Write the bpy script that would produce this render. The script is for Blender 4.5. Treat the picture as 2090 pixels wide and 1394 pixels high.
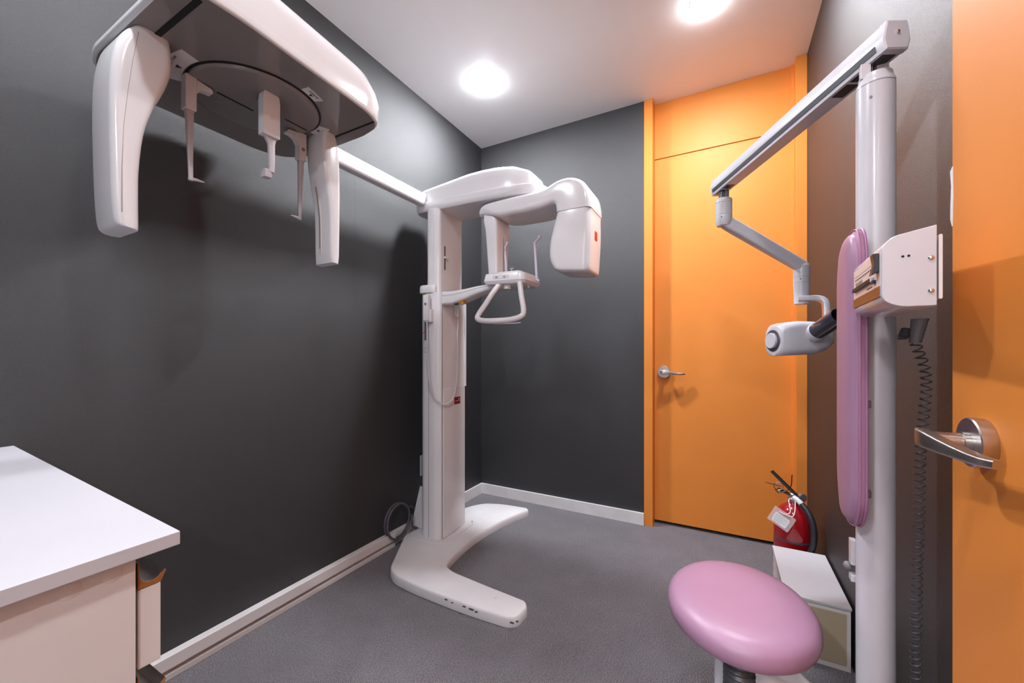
import bpy, bmesh, math, random
from mathutils import Vector, Matrix
random.seed(7)
for o in list(bpy.data.objects): bpy.data.objects.remove(o)
SC = bpy.context.scene; COL = SC.collection
R = math.radians
# ------------------------------------------------------------------ camera
YAW = math.atan(431/801.)
cam_d = bpy.data.cameras.new('camera'); cam = bpy.data.objects.new('camera', cam_d); COL.objects.link(cam)
cam.location = (0, 0, 1.06); cam.rotation_euler = (R(90), 0, YAW)
cam_d.sensor_width = 36; cam_d.lens = 36*801/2090.; cam_d.shift_y = 22/2090.; cam_d.clip_start = .02
SC.camera = cam
# ------------------------------------------------------------------ world, exposure, lamps
w = bpy.data.worlds.new('world'); SC.world = w; w.use_nodes = True
w.node_tree.nodes['Background'].inputs[0].default_value = (.9, .85, .9, 1)
w.node_tree.nodes['Background'].inputs[1].default_value = .25
SC.view_settings.view_transform = 'Standard'; SC.view_settings.look = 'None'
SC.view_settings.exposure = 0.22; SC.view_settings.gamma = 1.0; SC.view_settings.use_curve_mapping = False
LAMPS = [(-1.20, 1.90), (-.07, 1.92), (-1.20, .25), (-.07, .25)]
LAMP_L = [1050, 700, 400, 350, 1000]      # radiance of each lamp's diffuser (built in downlight()); last: added corridor fill
LAMP_COL = (.92, .945, 1.0)
H = 2.60; XL = -1.61; XR = .382; YB = 2.504; YR = -.75
# ------------------------------------------------------------------ materials
def P(name, col, rough=.4, metal=0, spec=.5, coat=0, alpha=1, trans=0, emis=None, es=0):
    m = bpy.data.materials.new(name); m.use_nodes = True
    b = m.node_tree.nodes['Principled BSDF']
    b.inputs['Base Color'].default_value = (*col, 1); b.inputs['Roughness'].default_value = rough
    b.inputs['Metallic'].default_value = metal; b.inputs['Specular IOR Level'].default_value = spec
    b.inputs['Coat Weight'].default_value = coat; b.inputs['Alpha'].default_value = alpha
    b.inputs['Transmission Weight'].default_value = trans
    if emis: b.inputs['Emission Color'].default_value = (*emis, 1); b.inputs['Emission Strength'].default_value = es
    return m
def nodes(m): return m.node_tree.nodes, m.node_tree.links, m.node_tree.nodes['Principled BSDF']
def vary(m, c1, c2, scale=6, detail=3):
    N, L, b = nodes(m); tc = N.new('ShaderNodeTexCoord'); n = N.new('ShaderNodeTexNoise'); r = N.new('ShaderNodeValToRGB')
    n.inputs['Scale'].default_value = scale; n.inputs['Detail'].default_value = detail
    r.color_ramp.elements[0].position = .35; r.color_ramp.elements[1].position = .65
    r.color_ramp.elements[0].color = (*c1, 1); r.color_ramp.elements[1].color = (*c2, 1)
    L.new(tc.outputs['Object'], n.inputs['Vector']); L.new(n.outputs['Fac'], r.inputs['Fac']); L.new(r.outputs['Color'], b.inputs['Base Color'])
    return m
def wall_mat():
    m = P('charcoal_wallpaper', (.04, .04, .042), .46, 0, .8); N, L, b = nodes(m)
    tc = N.new('ShaderNodeTexCoord')
    ns = []
    for sc, st in (((1300, 1300, 420), .5), ((420, 420, 1500), .5)):
        mp = N.new('ShaderNodeMapping'); mp.inputs['Scale'].default_value = sc
        n = N.new('ShaderNodeTexNoise'); n.inputs['Scale'].default_value = 1; n.inputs['Detail'].default_value = 1
        L.new(tc.outputs['Object'], mp.inputs['Vector']); L.new(mp.outputs['Vector'], n.inputs['Vector']); ns.append(n)
    ad = N.new('ShaderNodeMath'); ad.operation = 'ADD'; L.new(ns[0].outputs['Fac'], ad.inputs[0]); L.new(ns[1].outputs['Fac'], ad.inputs[1])
    bp = N.new('ShaderNodeBump'); bp.inputs['Strength'].default_value = .8; bp.inputs['Distance'].default_value = .0012
    L.new(ad.outputs[0], bp.inputs['Height']); L.new(bp.outputs['Normal'], b.inputs['Normal'])
    r = N.new('ShaderNodeValToRGB'); r.color_ramp.elements[0].position = .8; r.color_ramp.elements[1].position = 1.2
    mr = N.new('ShaderNodeMapRange'); mr.inputs['From Min'].default_value = .7; mr.inputs['From Max'].default_value = 1.3
    L.new(ad.outputs[0], mr.inputs['Value']); L.new(mr.outputs['Result'], r.inputs['Fac'])
    r.color_ramp.elements[0].position = .2; r.color_ramp.elements[1].position = .9
    r.color_ramp.elements[0].color = (.005, .0047, .0052, 1); r.color_ramp.elements[1].color = (.027, .0265, .031, 1)
    L.new(r.outputs['Color'], b.inputs['Base Color'])
    return m
def carpet_mat():
    m = P('grey_loop_carpet', (.1, .1, .1), .95, 0, .1); N, L, b = nodes(m)
    tc = N.new('ShaderNodeTexCoord')
    mp = N.new('ShaderNodeMapping'); mp.inputs['Rotation'].default_value = (0, 0, R(8))
    wv = N.new('ShaderNodeTexWave'); wv.inputs['Scale'].default_value = 88; wv.inputs['Distortion'].default_value = 1.6; wv.inputs['Detail'].default_value = 2; wv.inputs['Detail Scale'].default_value = 3
    n1 = N.new('ShaderNodeTexNoise'); n1.inputs['Scale'].default_value = 260; n1.inputs['Detail'].default_value = 3; n1.inputs['Roughness'].default_value = .8
    n2 = N.new('ShaderNodeTexNoise'); n2.inputs['Scale'].default_value = 7; n2.inputs['Detail'].default_value = 3
    L.new(tc.outputs['Object'], mp.inputs['Vector'])
    for n in (wv, n1): L.new(mp.outputs['Vector'], n.inputs['Vector'])
    L.new(tc.outputs['Object'], n2.inputs['Vector'])
    a = N.new('ShaderNodeMath'); a.operation = 'MULTIPLY_ADD'; a.inputs[1].default_value = .42
    L.new(wv.outputs['Fac'], a.inputs[0]); L.new(n1.outputs['Fac'], a.inputs[2])
    a2 = N.new('ShaderNodeMath'); a2.operation = 'MULTIPLY_ADD'; a2.inputs[1].default_value = .08
    L.new(n2.outputs['Fac'], a2.inputs[0]); L.new(a.outputs[0], a2.inputs[2])
    r = N.new('ShaderNodeValToRGB'); r.color_ramp.elements[0].position = .50; r.color_ramp.elements[1].position = .98
    r.color_ramp.elements[0].color = (.012, .0112, .0122, 1); r.color_ramp.elements[1].color = (.36, .34, .365, 1)
    L.new(a2.outputs[0], r.inputs['Fac']); L.new(r.outputs['Color'], b.inputs['Base Color'])
    bp = N.new('ShaderNodeBump'); bp.inputs['Strength'].default_value = .8; bp.inputs['Distance'].default_value = .003
    L.new(a.outputs[0], bp.inputs['Height']); L.new(bp.outputs['Normal'], b.inputs['Normal'])
    return m
M = {}
M['wall'] = wall_mat(); M['carpet'] = carpet_mat()
M['ceiling'] = vary(P('ceiling_paint', (.92, .915, .92), .45, 0, .35), (.915, .91, .915), (.925, .92, .925), 3)
def fine_bump(m, scale, strength, dist=.001):
    N, L, b = nodes(m); tc = N.new('ShaderNodeTexCoord'); n = N.new('ShaderNodeTexNoise'); n.inputs['Scale'].default_value = scale
    bp = N.new('ShaderNodeBump'); bp.inputs['Strength'].default_value = strength; bp.inputs['Distance'].default_value = dist
    L.new(tc.outputs['Object'], n.inputs['Vector']); L.new(n.outputs['Fac'], bp.inputs['Height']); L.new(bp.outputs['Normal'], b.inputs['Normal']); return m
M['orange'] = fine_bump(vary(P('orange_laminate', (.72, .232, .036), .52, 0, .35), (.705, .228, .035), (.735, .236, .037), 4), 500, .12)
M['white'] = vary(P('white_gloss_shell', (.79, .78, .80), .18, 0, .5, coat=.3), (.78, .77, .79), (.80, .79, .81), 4)
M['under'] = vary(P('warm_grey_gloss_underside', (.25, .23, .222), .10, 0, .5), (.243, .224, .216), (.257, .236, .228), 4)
M['base'] = vary(P('white_painted_steel', (.77, .755, .775), .42), (.75, .735, .755), (.79, .775, .795), 9, 6)
M['trim'] = vary(P('white_trim', (.72, .70, .71), .4), (.68, .66, .66), (.75, .73, .74), 12, 5)
M['grey'] = vary(P('pale_grey_enamel', (.60, .58, .62), .22, 0, .5, coat=.3), (.59, .57, .61), (.62, .60, .64), 5)
M['pink'] = fine_bump(vary(P('mauve_vinyl', (.355, .19, .29), .38), (.345, .183, .28), (.365, .197, .30), 5), 700, .15)
M['piping'] = P('dark_mauve_piping', (.36, .15, .29), .45)
M['rubber'] = P('black_rubber', (.02, .02, .025), .35)
M['black'] = P('black_plastic', (.012, .012, .014), .35)
M['dark'] = P('dark_grey_plastic', (.07, .068, .08), .35)
M['mid'] = P('mid_grey_plastic', (.22, .21, .22), .45)
M['slot'] = P('slot_black', (.008, .008, .008), .8)
M['steel'] = vary(P('brushed_steel', (.55, .52, .50), .3, 1), (.50, .47, .45), (.58, .55, .53), 40)
M['chrome'] = P('chrome', (.75, .75, .76), .1, 1)
M['clear'] = P('frosted_clear_plastic', (.80, .76, .80), .25, trans=.45)
M['film'] = P('clear_plastic_sleeve', (.9, .85, .85), .1, alpha=.28)
M['lilac'] = P('lilac_plastic', (.66, .60, .74), .35)
M['red'] = P('red_enamel', (.30, .004, .008), .12, coat=.5)
M['badge'] = P('red_badge', (.55, .02, .02), .4)
M['badge_dark'] = P('dark_red_badge', (.28, .006, .012), .4)
M['cone'] = P('dark_plum_cone', (.035, .03, .045), .16, coat=.5)
M['laminate'] = vary(P('white_laminate', (.56, .55, .585), .4), (.55, .54, .575), (.57, .56, .595), 5)
M['panel'] = P('beige_laminate', (.70, .64, .62), .45)
M['paper'] = P('white_paper', (.75, .73, .74), .7)
M['ink'] = P('dark_ink', (.03, .028, .03), .6)
M['blueprint'] = P('slate_blue_label', (.11, .11, .17), .5)
M['yellow'] = P('yellow_print', (.80, .58, .02), .5)
M['orange_btn'] = P('orange_plastic', (.75, .28, .02), .4)
M['green'] = P('green_plastic', (.01, .14, .06), .4)
M['lime'] = P('lime_stripe', (.5, .62, .03), .5)
M['purple'] = P('purple_print', (.09, .04, .28), .5)
M['panel_face'] = P('beige_control_face', (.66, .56, .55), .3)
M['brown'] = P('brown_window', (.15, .055, .018), .35)
M['rail'] = P('cream_raceway', (.70, .67, .67), .4)
M['cable'] = P('grey_cable', (.085, .082, .10), .45)
M['seam'] = P('seam_grey', (.05, .05, .055), .5)  # thin wallpaper seam, a little paler than the wall
LENS = {L_: P('lamp_diffuser', (1, 1, 1), .5, emis=LAMP_COL, es=L_) for L_ in set(LAMP_L)}
M['bag'] = vary(P('white_plastic_bag', (.70, .67, .70), .3), (.66, .63, .66), (.73, .70, .73), 12)
M['chipboard'] = P('bare_board', (.45, .36, .24), .7)

# ------------------------------------------------------------------ mesh helpers
def link(name, me, mat, parent=None, smooth=35, bevel=0, seg=3, sub=0):
    if smooth is not None:
        for p in me.polygons: p.use_smooth = True
        me.set_sharp_from_angle(angle=R(smooth))
    o = bpy.data.objects.new(name, me); COL.objects.link(o)
    for m in (mat if isinstance(mat, (list, tuple)) else [mat]): me.materials.append(m)
    if parent is not None:
        o.parent = parent
        o.matrix_parent_inverse = parent.matrix_world.inverted() if False else Matrix.Translation(-Vector(parent_world(parent)))
    if bevel:
        b = o.modifiers.new('bevel', 'BEVEL'); b.width = bevel; b.segments = seg; b.limit_method = 'ANGLE'; b.angle_limit = R(30); b.harden_normals = True
    if sub:
        s = o.modifiers.new('sub', 'SUBSURF'); s.levels = sub; s.render_levels = sub
    return o
PW = {}
def parent_world(p):
    return PW.get(p.name, (0, 0, 0))
def fin(name, bm, mat, parent=None, **k):
    bmesh.ops.remove_doubles(bm, verts=bm.verts, dist=1e-6)
    bmesh.ops.recalc_face_normals(bm, faces=bm.faces)
    ng = [f for f in bm.faces if len(f.verts) > 8]
    if ng: bmesh.ops.triangulate(bm, faces=ng)
    me = bpy.data.meshes.new(name); bm.to_mesh(me); bm.free()
    return link(name, me, mat, parent, **k)
def thing(name, loc, label, cat, group=None):
    o = bpy.data.objects.new(name, None); COL.objects.link(o); o.location = loc; PW[o.name] = tuple(loc)
    o['label'] = label; o['category'] = cat
    if group: o['group'] = group
    return o
def tag(o, label, cat, group=None):
    o['label'] = label; o['category'] = cat
    if group: o['group'] = group
    return o
def struct(o, label=None):
    o['kind'] = 'structure'
    if label: o['label'] = label
    return o
def B(): return bmesh.new()
def box(bm, x0, x1, y0, y1, z0, z1, mat=None, mi=0):
    vs = [Vector((x, y, z)) for z in (z0, z1) for y in (y0, y1) for x in (x0, x1)]
    if mat is not None: vs = [mat @ v for v in vs]
    v = [bm.verts.new(p) for p in vs]
    for f in ((0, 2, 3, 1), (4, 5, 7, 6), (0, 1, 5, 4), (2, 6, 7, 3), (0, 4, 6, 2), (1, 3, 7, 5)):
        bm.faces.new([v[i] for i in f]).material_index = mi
def loft(bm, rings, cap=True, closed=False, mi=0):
    V = [[bm.verts.new(p) for p in r] for r in rings]; n = len(V[0])
    k = len(V)
    for i in range(k if closed else k-1):
        a, b = V[i], V[(i+1) % k]
        for j in range(n):
            try: bm.faces.new((a[j], a[(j+1) % n], b[(j+1) % n], b[j])).material_index = mi
            except ValueError: pass
    if cap and not closed:
        bm.faces.new(list(reversed(V[0]))).material_index = mi; bm.faces.new(V[-1]).material_index = mi
def prism(bm, poly, f, d0, d1, mi=0):
    """poly: 2-D outline; f(a,b,d)->3-D point."""
    loft(bm, [[f(a, b, d0) for a, b in poly], [f(a, b, d1) for a, b in poly]], mi=mi)
def rrect(x0, x1, y0, y1, r, n=6):
    pts = []
    for cx, cy, a0 in ((x1-r, y1-r, 0), (x0+r, y1-r, 90), (x0+r, y0+r, 180), (x1-r, y0+r, 270)):
        for i in range(n+1):
            a = R(a0+90*i/n); pts.append((cx+r*math.cos(a), cy+r*math.sin(a)))
    return pts
def rpoly(pts, rad, n=5):
    """round the corners of a 2-D polygon; rad a number or per-corner list"""
    out = []; k = len(pts)
    for i, p in enumerate(pts):
        r = rad[i] if isinstance(rad, (list, tuple)) else rad
        p0 = Vector(pts[i-1]); p1 = Vector(p); p2 = Vector(pts[(i+1) % k])
        d0 = (p0-p1); d2 = (p2-p1); t = min(r, d0.length*.48, d2.length*.48)
        if t < 1e-5: out.append(tuple(p1)); continue
        a = p1+d0.normalized()*t; c = p1+d2.normalized()*t
        for j in range(n+1):
            s = j/n; q = a*(1-s)**2 + p1*2*s*(1-s) + c*s*s; out.append((q.x, q.y))
    return out
def spline(pts, n=8):
    P_ = [Vector(p) for p in pts]; P_ = [P_[0]*2-P_[1]]+P_+[P_[-1]*2-P_[-2]]; out = []
    for i in range(1, len(P_)-2):
        a, b, c, d = P_[i-1:i+3]
        for j in range(n):
            t = j/n
            out.append(.5*((2*b)+(c-a)*t+(2*a-5*b+4*c-d)*t*t+(3*b-a-3*c+d)*t**3))
    out.append(P_[-2]); return out
def frames(path, closed=False):
    n = len(path); T = []
    for i in range(n):
        if closed: t = path[(i+1) % n]-path[i-1]
        else: t = path[min(i+1, n-1)]-path[max(i-1, 0)]
        T.append(t.normalized())
    u = T[0].orthogonal().normalized(); fr = []
    for i in range(n):
        u = (u-T[i]*u.dot(T[i]))
        u = u.normalized() if u.length > 1e-6 else T[i].orthogonal().normalized()
        fr.append((u.copy(), T[i].cross(u)))
    return fr
def tube(bm, path, r, n=12, closed=False, mi=0):
    path = [Vector(p) for p in path]; fr = frames(path, closed); k = len(path)
    rs = r if isinstance(r, (list, tuple)) else [r]*k
    rings = [[path[i]+fr[i][0]*rs[i]*math.cos(2*math.pi*j/n)+fr[i][1]*rs[i]*math.sin(2*math.pi*j/n) for j in range(n)] for i in range(k)]
    loft(bm, rings, closed=closed, mi=mi)
def coil(bm, path, R_, r, turns, n=6, per=10):
    path = [Vector(p) for p in path]; L = [0]
    for i in range(1, len(path)): L.append(L[-1]+(path[i]-path[i-1]).length)
    fr = frames(path); N_ = int(turns*per); pts = []
    for k in range(N_+1):
        s = L[-1]*k/N_; i = 0
        while i < len(L)-2 and L[i+1] < s: i += 1
        t = (s-L[i])/max(L[i+1]-L[i], 1e-9); c = path[i].lerp(path[i+1], t)
        u = fr[i][0].lerp(fr[i+1][0], t); v = fr[i][1].lerp(fr[i+1][1], t); a = 2*math.pi*turns*k/N_
        pts.append(c+u*R_*math.cos(a)+v*R_*math.sin(a))
    tube(bm, pts, r, n)
def lathe(bm, prof, c, n=32, M_=None, mi=0):
    """prof: (radius, height) from bottom up; axis z at c, or matrix M_ mapping local to world"""
    T = M_ if M_ is not None else Matrix.Translation(Vector(c))
    rings = [[T @ Vector((max(r, 1e-4)*math.cos(2*math.pi*j/n), max(r, 1e-4)*math.sin(2*math.pi*j/n), h)) for j in range(n)] for r, h in prof]
    loft(bm, rings, mi=mi)
def axis_m(p, d, roll=None):
    """matrix whose z axis runs along d from p"""
    d = Vector(d).normalized(); x = (Vector(roll) if roll else d.orthogonal()); x = (x-d*x.dot(d)).normalized(); y = d.cross(x)
    m = Matrix((x, y, d)).transposed().to_4x4(); m.translation = Vector(p); return m
def text_mesh(name, s, size, mat4, mat, parent, ext=.0003, font_w=0):
    cu = bpy.data.curves.new('t', 'FONT'); cu.body = s; cu.size = size; cu.extrude = ext; cu.align_x = 'CENTER'; cu.align_y = 'CENTER'; cu.resolution_u = 3
    cu.offset = font_w
    o = bpy.data.objects.new('t', cu); COL.objects.link(o)
    dg = bpy.context.evaluated_depsgraph_get(); dg.update()
    me = bpy.data.meshes.new_from_object(o.evaluated_get(dg)); bpy.data.objects.remove(o); bpy.data.curves.remove(cu)
    me.transform(mat4)
    me.name = name
    me.materials.clear()
    return link(name, me, mat, parent, smooth=None)

# ------------------------------------------------------------------ setting
bm = B(); box(bm, XL-.1, XR+.1, YR-.1, YB+.2, -.1, 0); struct(fin('floor', bm, M['carpet'], smooth=None), 'grey ribbed loop pile carpet floor')
bm = B(); box(bm, XL-.1, XR+.1, YR-.1, YB+.2, H, H+.1); struct(fin('ceiling', bm, M['ceiling'], smooth=None), 'smooth white ceiling')
bm = B(); box(bm, XL-.1, XL, YR-.1, YB+.1, 0, H); struct(fin('wall_left', bm, M['wall'], smooth=None), 'charcoal textured wallpaper wall behind the scanner')
bm = B(); box(bm, XR, XR+.1, YR-.1, YB, 0, H); struct(fin('wall_right', bm, M['wall'], smooth=None), 'charcoal textured wall behind the pole')
bm = B(); box(bm, XL, -.427, YB, YB+.1, 0, H); struct(fin('wall_back', bm, M['wall'], smooth=None), 'charcoal far wall left of the orange door')
bm = B(); box(bm, XL, -.60, YR-.1, YR, 0, H); box(bm, -.60, XR, YR-.1, YR, 2.30, H); struct(fin('wall_rear', bm, M['wall'], smooth=None))  # doorway opening added to let the corridor's fill light in
# unseen corridor, added so its lamps light the camera-facing sides through the doorway
M['added_hall'] = P('added_corridor_paint', (.80, .79, .79), .6)
bm = B(); box(bm, -1.9, 1.9, -2.35, YR-.1, -.1, 0); struct(fin('floor_added_corridor', bm, M['carpet'], smooth=None))
bm = B(); box(bm, -1.9, 1.9, -2.35, YR-.1, 2.5, 2.6); struct(fin('ceiling_added_corridor', bm, M['added_hall'], smooth=None))
bm = B(); box(bm, -1.9, 1.9, -2.35, -2.25, 0, 2.5); box(bm, -1.9, -1.8, -2.25, YR-.1, 0, 2.5); box(bm, 1.8, 1.9, -2.25, YR-.1, 0, 2.5); box(bm, -1.8, -.60, YR-.12, YR-.1, 0, 2.5); box(bm, XR, 1.8, YR-.12, YR-.1, 0, 2.5); struct(fin('wall_added_corridor', bm, M['added_hall'], smooth=None))
for o_, x_, y_ in (('wall_back', -1.43, None), ('wall_left', None, 1.345)):
    bm = B(); box(bm, *((x_, x_+.0012, YB-.0004, YB+.001) if x_ else (XL-.001, XL+.0004, y_, y_+.0012)), .076, H); fin('wallpaper_seam', bm, M['seam'], bpy.data.objects[o_], smooth=None)
# far orange door
YD = 2.572
door = bpy.data.objects.new('door_1', None); COL.objects.link(door); door.location = (0, YD, 0); PW['door_1'] = (0, YD, 0); door['kind'] = 'structure'
door['label'] = 'flush orange door in the far wall with a steel lever'
bm = B(); box(bm, -.376, .333, YD, YD+.04, .02, 2.253); fin('door_leaf', bm, M['orange'], door, bevel=.0015)
bm = B(); box(bm, -.376, .333, YD+.001, YD+.04, 2.259, H); fin('overdoor_panel', bm, M['orange'], door, bevel=.001)
bm = B(); box(bm, -.427, -.377, YB-.004, YD+.06, 0, H); fin('door_frame', bm, M['orange'], door, bevel=.0015)
bm = B(); box(bm, .334, XR-.0005, YB-.004, YD+.06, 0, H); box(bm, .322, .335, YD-.012, YD+.06, 0, H); fin('door_frame', bm, M['orange'], door, bevel=.0015)
bm = B(); box(bm, -.377, .334, YD+.05, YD+.09, 0, H); fin('dark_gap', bm, M['slot'], door, smooth=None)
def lever(door, c, n, g, s=1.0, big=False):
    """c centre on the leaf, n normal out of the leaf, g grip direction"""
    n = Vector(n); g = Vector(g); c = Vector(c); up = Vector((0, 0, 1))
    bm = B(); lathe(bm, [(.0355, 0), (.0365, .003), (.0365, .017), (.035, .0185), (0, .0185)], c, 48, axis_m(c, n)); rose = fin('rose', bm, M['steel'], door)
    bm = B(); lathe(bm, [(.015, .018), (.015, .026), (.0125, .0265), (.0125, .056), (0, .056)], c, 32, axis_m(c, n)); fin('lever_neck', bm, M['steel'], door)
    path = [(-.014, .067, .003, .012), (-.006, .066, .002, .0125), (.012, .063, .000, .0120), (.035, .058, -.003, .0105), (.06, .051, -.006, .0085), (.085, .045, -.008, .007), (.105, .041, -.008, .0062), (.12, .038, -.007, .0058)]
    rings = []
    for k, (a, b, z, h) in enumerate(path):
        wd = .0095 if k else .006
        if k == len(path)-1: wd = .006
        q = rrect(-wd, wd, -h, h, .003, 3)
        tn = (n + g*.25).normalized()
        rings.append([c+g*a+n*b+up*z + tn*p + up*r for p, r in q])
    bm = B(); loft(bm, rings); fin('lever_grip', bm, M['steel'], door, smooth=50)
    bm = B(); lathe(bm, [(.002, 0), (.002, .001), (0, .001)], c, 10, axis_m(c+g*.0363*.8-up*.0363*.6+n*.009, g*.8-up*.6)); fin('set_screw', bm, M['chrome'], rose) if False else bm.free()
lever(door, (-.320, YD, .939), (0, -1, 0), (1, 0, 0))
# near orange door, standing open along the right wall
XD = .340
door2 = bpy.data.objects.new('door_2', None); COL.objects.link(door2); door2.location = (XD, .93, 0); PW['door_2'] = (XD, .93, 0); door2['kind'] = 'structure'
door2['label'] = 'orange door leaf nearest the camera, at the right edge'
bm = B(); box(bm, XD, XR-.003, .10, .934, .01, 2.28); fin('door_leaf', bm, M['orange'], door2, bevel=.001)
lever(door2, (XD, .838, .926), (-1, 0, 0), (0, -1, 0))
bm = B()
prism(bm, [(0, 1.372), (.006, 1.366), (.003, 1.34), (.005, 1.31), (.0055, 1.285), (.001, 1.272), (-.001, 1.32)], lambda a, b, d: Vector((XD-.0012+d, .934-.003+a*1.2, b)), 0, .003)
fin('chipped_edge', bm, M['paper'], door2, smooth=None)['label'] = 'pale chip on the door edge'
# baseboards
bm = B(); box(bm, XL, XL+.012, YR, YB, 0, .075); struct(fin('baseboard_left', bm, M['trim'], bevel=.0015))
bm = B(); box(bm, XL+.012, -.427, YB-.012, YB, 0, .075); struct(fin('baseboard_back', bm, M['trim'], bevel=.0015))

# ------------------------------------------------------------------ downlights
def downlight(x, y, L_, label):
    t = thing('ceiling_light', (x, y, H), label, 'ceiling light', 'round recessed ceiling downlights')
    bm = B(); lathe(bm, [(.0605, -.0005), (.0630, -.0005), (.0630, -.0015), (.062, -.002), (.0605, -.002)], (x, y, H), 48); fin('trim_ring', bm, M['ceiling'], t)
    bm = B(); lathe(bm, [(0, -.008), (.025, -.0078), (.042, -.0070), (.054, -.0055), (.060, -.0025), (0, -.001)], (x, y, H), 48); fin('diffuser', bm, LENS[L_], t)
LL = ['round glowing ceiling downlight above the scanner, nearer the left wall', 'round glowing ceiling downlight in front of the orange door', 'round downlight over the long ceiling head of the scanner', 'round downlight above the camera']
for (x, y), L_, l in zip(LAMPS, LAMP_L, LL): downlight(x, y, L_, l)
H_keep = H; H = 2.50
for x in (-.75, .45): downlight(x, -1.55, LAMP_L[4], 'added round downlight in the unseen corridor, fill light through the doorway')  # lamps added as soft fill from behind the camera
H = H_keep

# ================================================================== PANORAMIC MACHINE
pm = thing('panoramic_xray_machine', (-1.42, 1.82, 0), 'tall white panoramic x-ray machine on a C-shaped floor base beside the left wall', 'x-ray machine')
W = M['white']
# floor base (C-shaped plate)
outer = [(-1.565, 1.64), (-1.44, 1.44), (-1.395, 1.365), (-1.33, 1.325), (-1.20, 1.310), (-.93, 1.305), (-.73, 1.318), (-.695, 1.345), (-.690, 1.415), (-.71, 1.445),
         (-.93, 1.462), (-1.10, 1.478), (-1.160, 1.50), (-1.185, 1.56), (-1.20, 1.67), (-1.207, 1.79), (-1.20, 1.92), (-1.182, 2.04), (-1.150, 2.17), (-1.105, 2.285),
         (-1.13, 2.312), (-1.30, 2.295), (-1.42, 2.25), (-1.48, 2.16), (-1.52, 2.00), (-1.565, 1.96)]
rad = [.03, .05, .03, .04, .05, .1, .03, .02, .02, .03, .05, .03, .03, .03, .04, .04, .04, .04, .04, .012, .02, .05, .05, .05, .02, .02]
oc = rpoly(outer, rad, 4)
def inset(poly, d):
    n = len(poly); out = []
    for i in range(n):
        a, b, c = Vector(poly[i-1]), Vector(poly[i]), Vector(poly[(i+1) % n])
        t = (c-a).normalized(); nn = Vector((-t.y, t.x)); out.append(tuple(b+nn*d))
    return out
area = sum(oc[i-1][0]*oc[i][1]-oc[i][0]*oc[i-1][1] for i in range(len(oc)))
sg = 1 if area > 0 else -1
bm = B(); loft(bm, [[Vector((x, y, z)) for x, y in inset(oc, sg*d)] for z, d in ((0, .001), (.004, 0), (.026, .001), (.036, .003), (.041, .006), (.0425, .0095))])
base = fin('base', bm, M['base'], pm, smooth=40)
bm = B(); lathe(bm, [(0, 0), (.006, 0), (.006, .0015), (0, .0015)], (-.83, 1.40, .0425), 16); fin('cover_cap', bm, M['trim'], base)
# scuff marks on the edge of the front leg
for (sx, sy, sz, l) in ((-1.02, 1.3045, .031, .012), (-.985, 1.3046, .028, .006), (-.93, 1.3045, .030, .014), (-.90, 1.3046, .029, .022), (-.87, 1.3050, .026, .010), (-.700, 1.333, .026, .008), (-.72, 1.319, .024, .016)):
    bm = B(); box(bm, sx, sx+l, sy-.0008, sy+.006, sz, sz+.0022); fin('scuff_mark', bm, M['ink'], base, smooth=None)
# foot collar + columns, drawn in a frame turned a few degrees
CM = Matrix.Translation((-1.42, 1.82, 0)) @ Matrix.Rotation(R(3.5), 4, 'Z') @ Matrix.Translation((-.023, -.02, 0))
def cf(a, b, d): return CM @ Vector((a, b, d))
col_out = rpoly([(-.045, -.13), (.060, -.135), (.095, -.118), (.098, .122), (.06, .140), (-.045, .140)], [.055, .02, .02, .012, .02, .05], 6)
bm = B(); prism(bm, rpoly([(-.10, -.17), (.09, -.165), (.145, -.11), (.15, .14), (.10, .175), (-.10, .175)], [.05, .05, .05, .04, .04, .04], 5), cf, .0425, .0465)
fin('foot_plate', bm, M['base'], pm, bevel=.0015)
bm = B(); prism(bm, col_out, cf, .046, 1.385); lowcol = fin('lower_column', bm, W, pm, smooth=35)
# front cover with channel above it
bm = B(); prism(bm, rpoly([(.094, -.112), (.101, -.108), (.103, -.02), (.101, .112), (.094, .118)], .004, 3), cf, .05, .86); fin('front_cover', bm, W, lowcol, smooth=35)
bm = B(); prism(bm, [(.096, .108), (.104, .110), (.104, .122), (.096, .124)], cf, .86, 1.345); fin('edge_rail', bm, W, lowcol, bevel=.001)
bm = B(); prism(bm, [(.0955, -.1155), (.0985, -.1155), (.0985, -.1135), (.0955, -.1135)], cf, .05, 1.355); prism(bm, [(.02, -.1345), (.022, -.1345), (.022, -.1330), (.02, -.1330)], cf, .05, 1.355); fin('seam_line', bm, M['mid'], lowcol, smooth=None)
# cap ring on the wall side of the lower column
bm = B(); cap = rpoly([(-.056, -.139), (.045, -.143), (.066, -.132), (.066, .143), (.045, .150), (-.056, .150)], [.06, .03, .012, .012, .03, .06], 6)
loft(bm, [[cf(a*s, b*s, z) for a, b in cap] for z, s in ((1.384, .99), (1.387, 1.0), (1.410, 1.0), (1.421, .985), (1.427, .95))])
fin('column_cap', bm, W, pm, smooth=35)
# labels on the flank of the lower column
def flank(z0, z1, a0, a1, mat, name, par, off=.0012):
    b = -.1315
    bm = B(); prism(bm, [(a0, b-off-.002), (a1, b-off-.0026), (a1, b), (a0, b)], cf, z0, z1); return fin(name, bm, mat, par, smooth=None)
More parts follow.
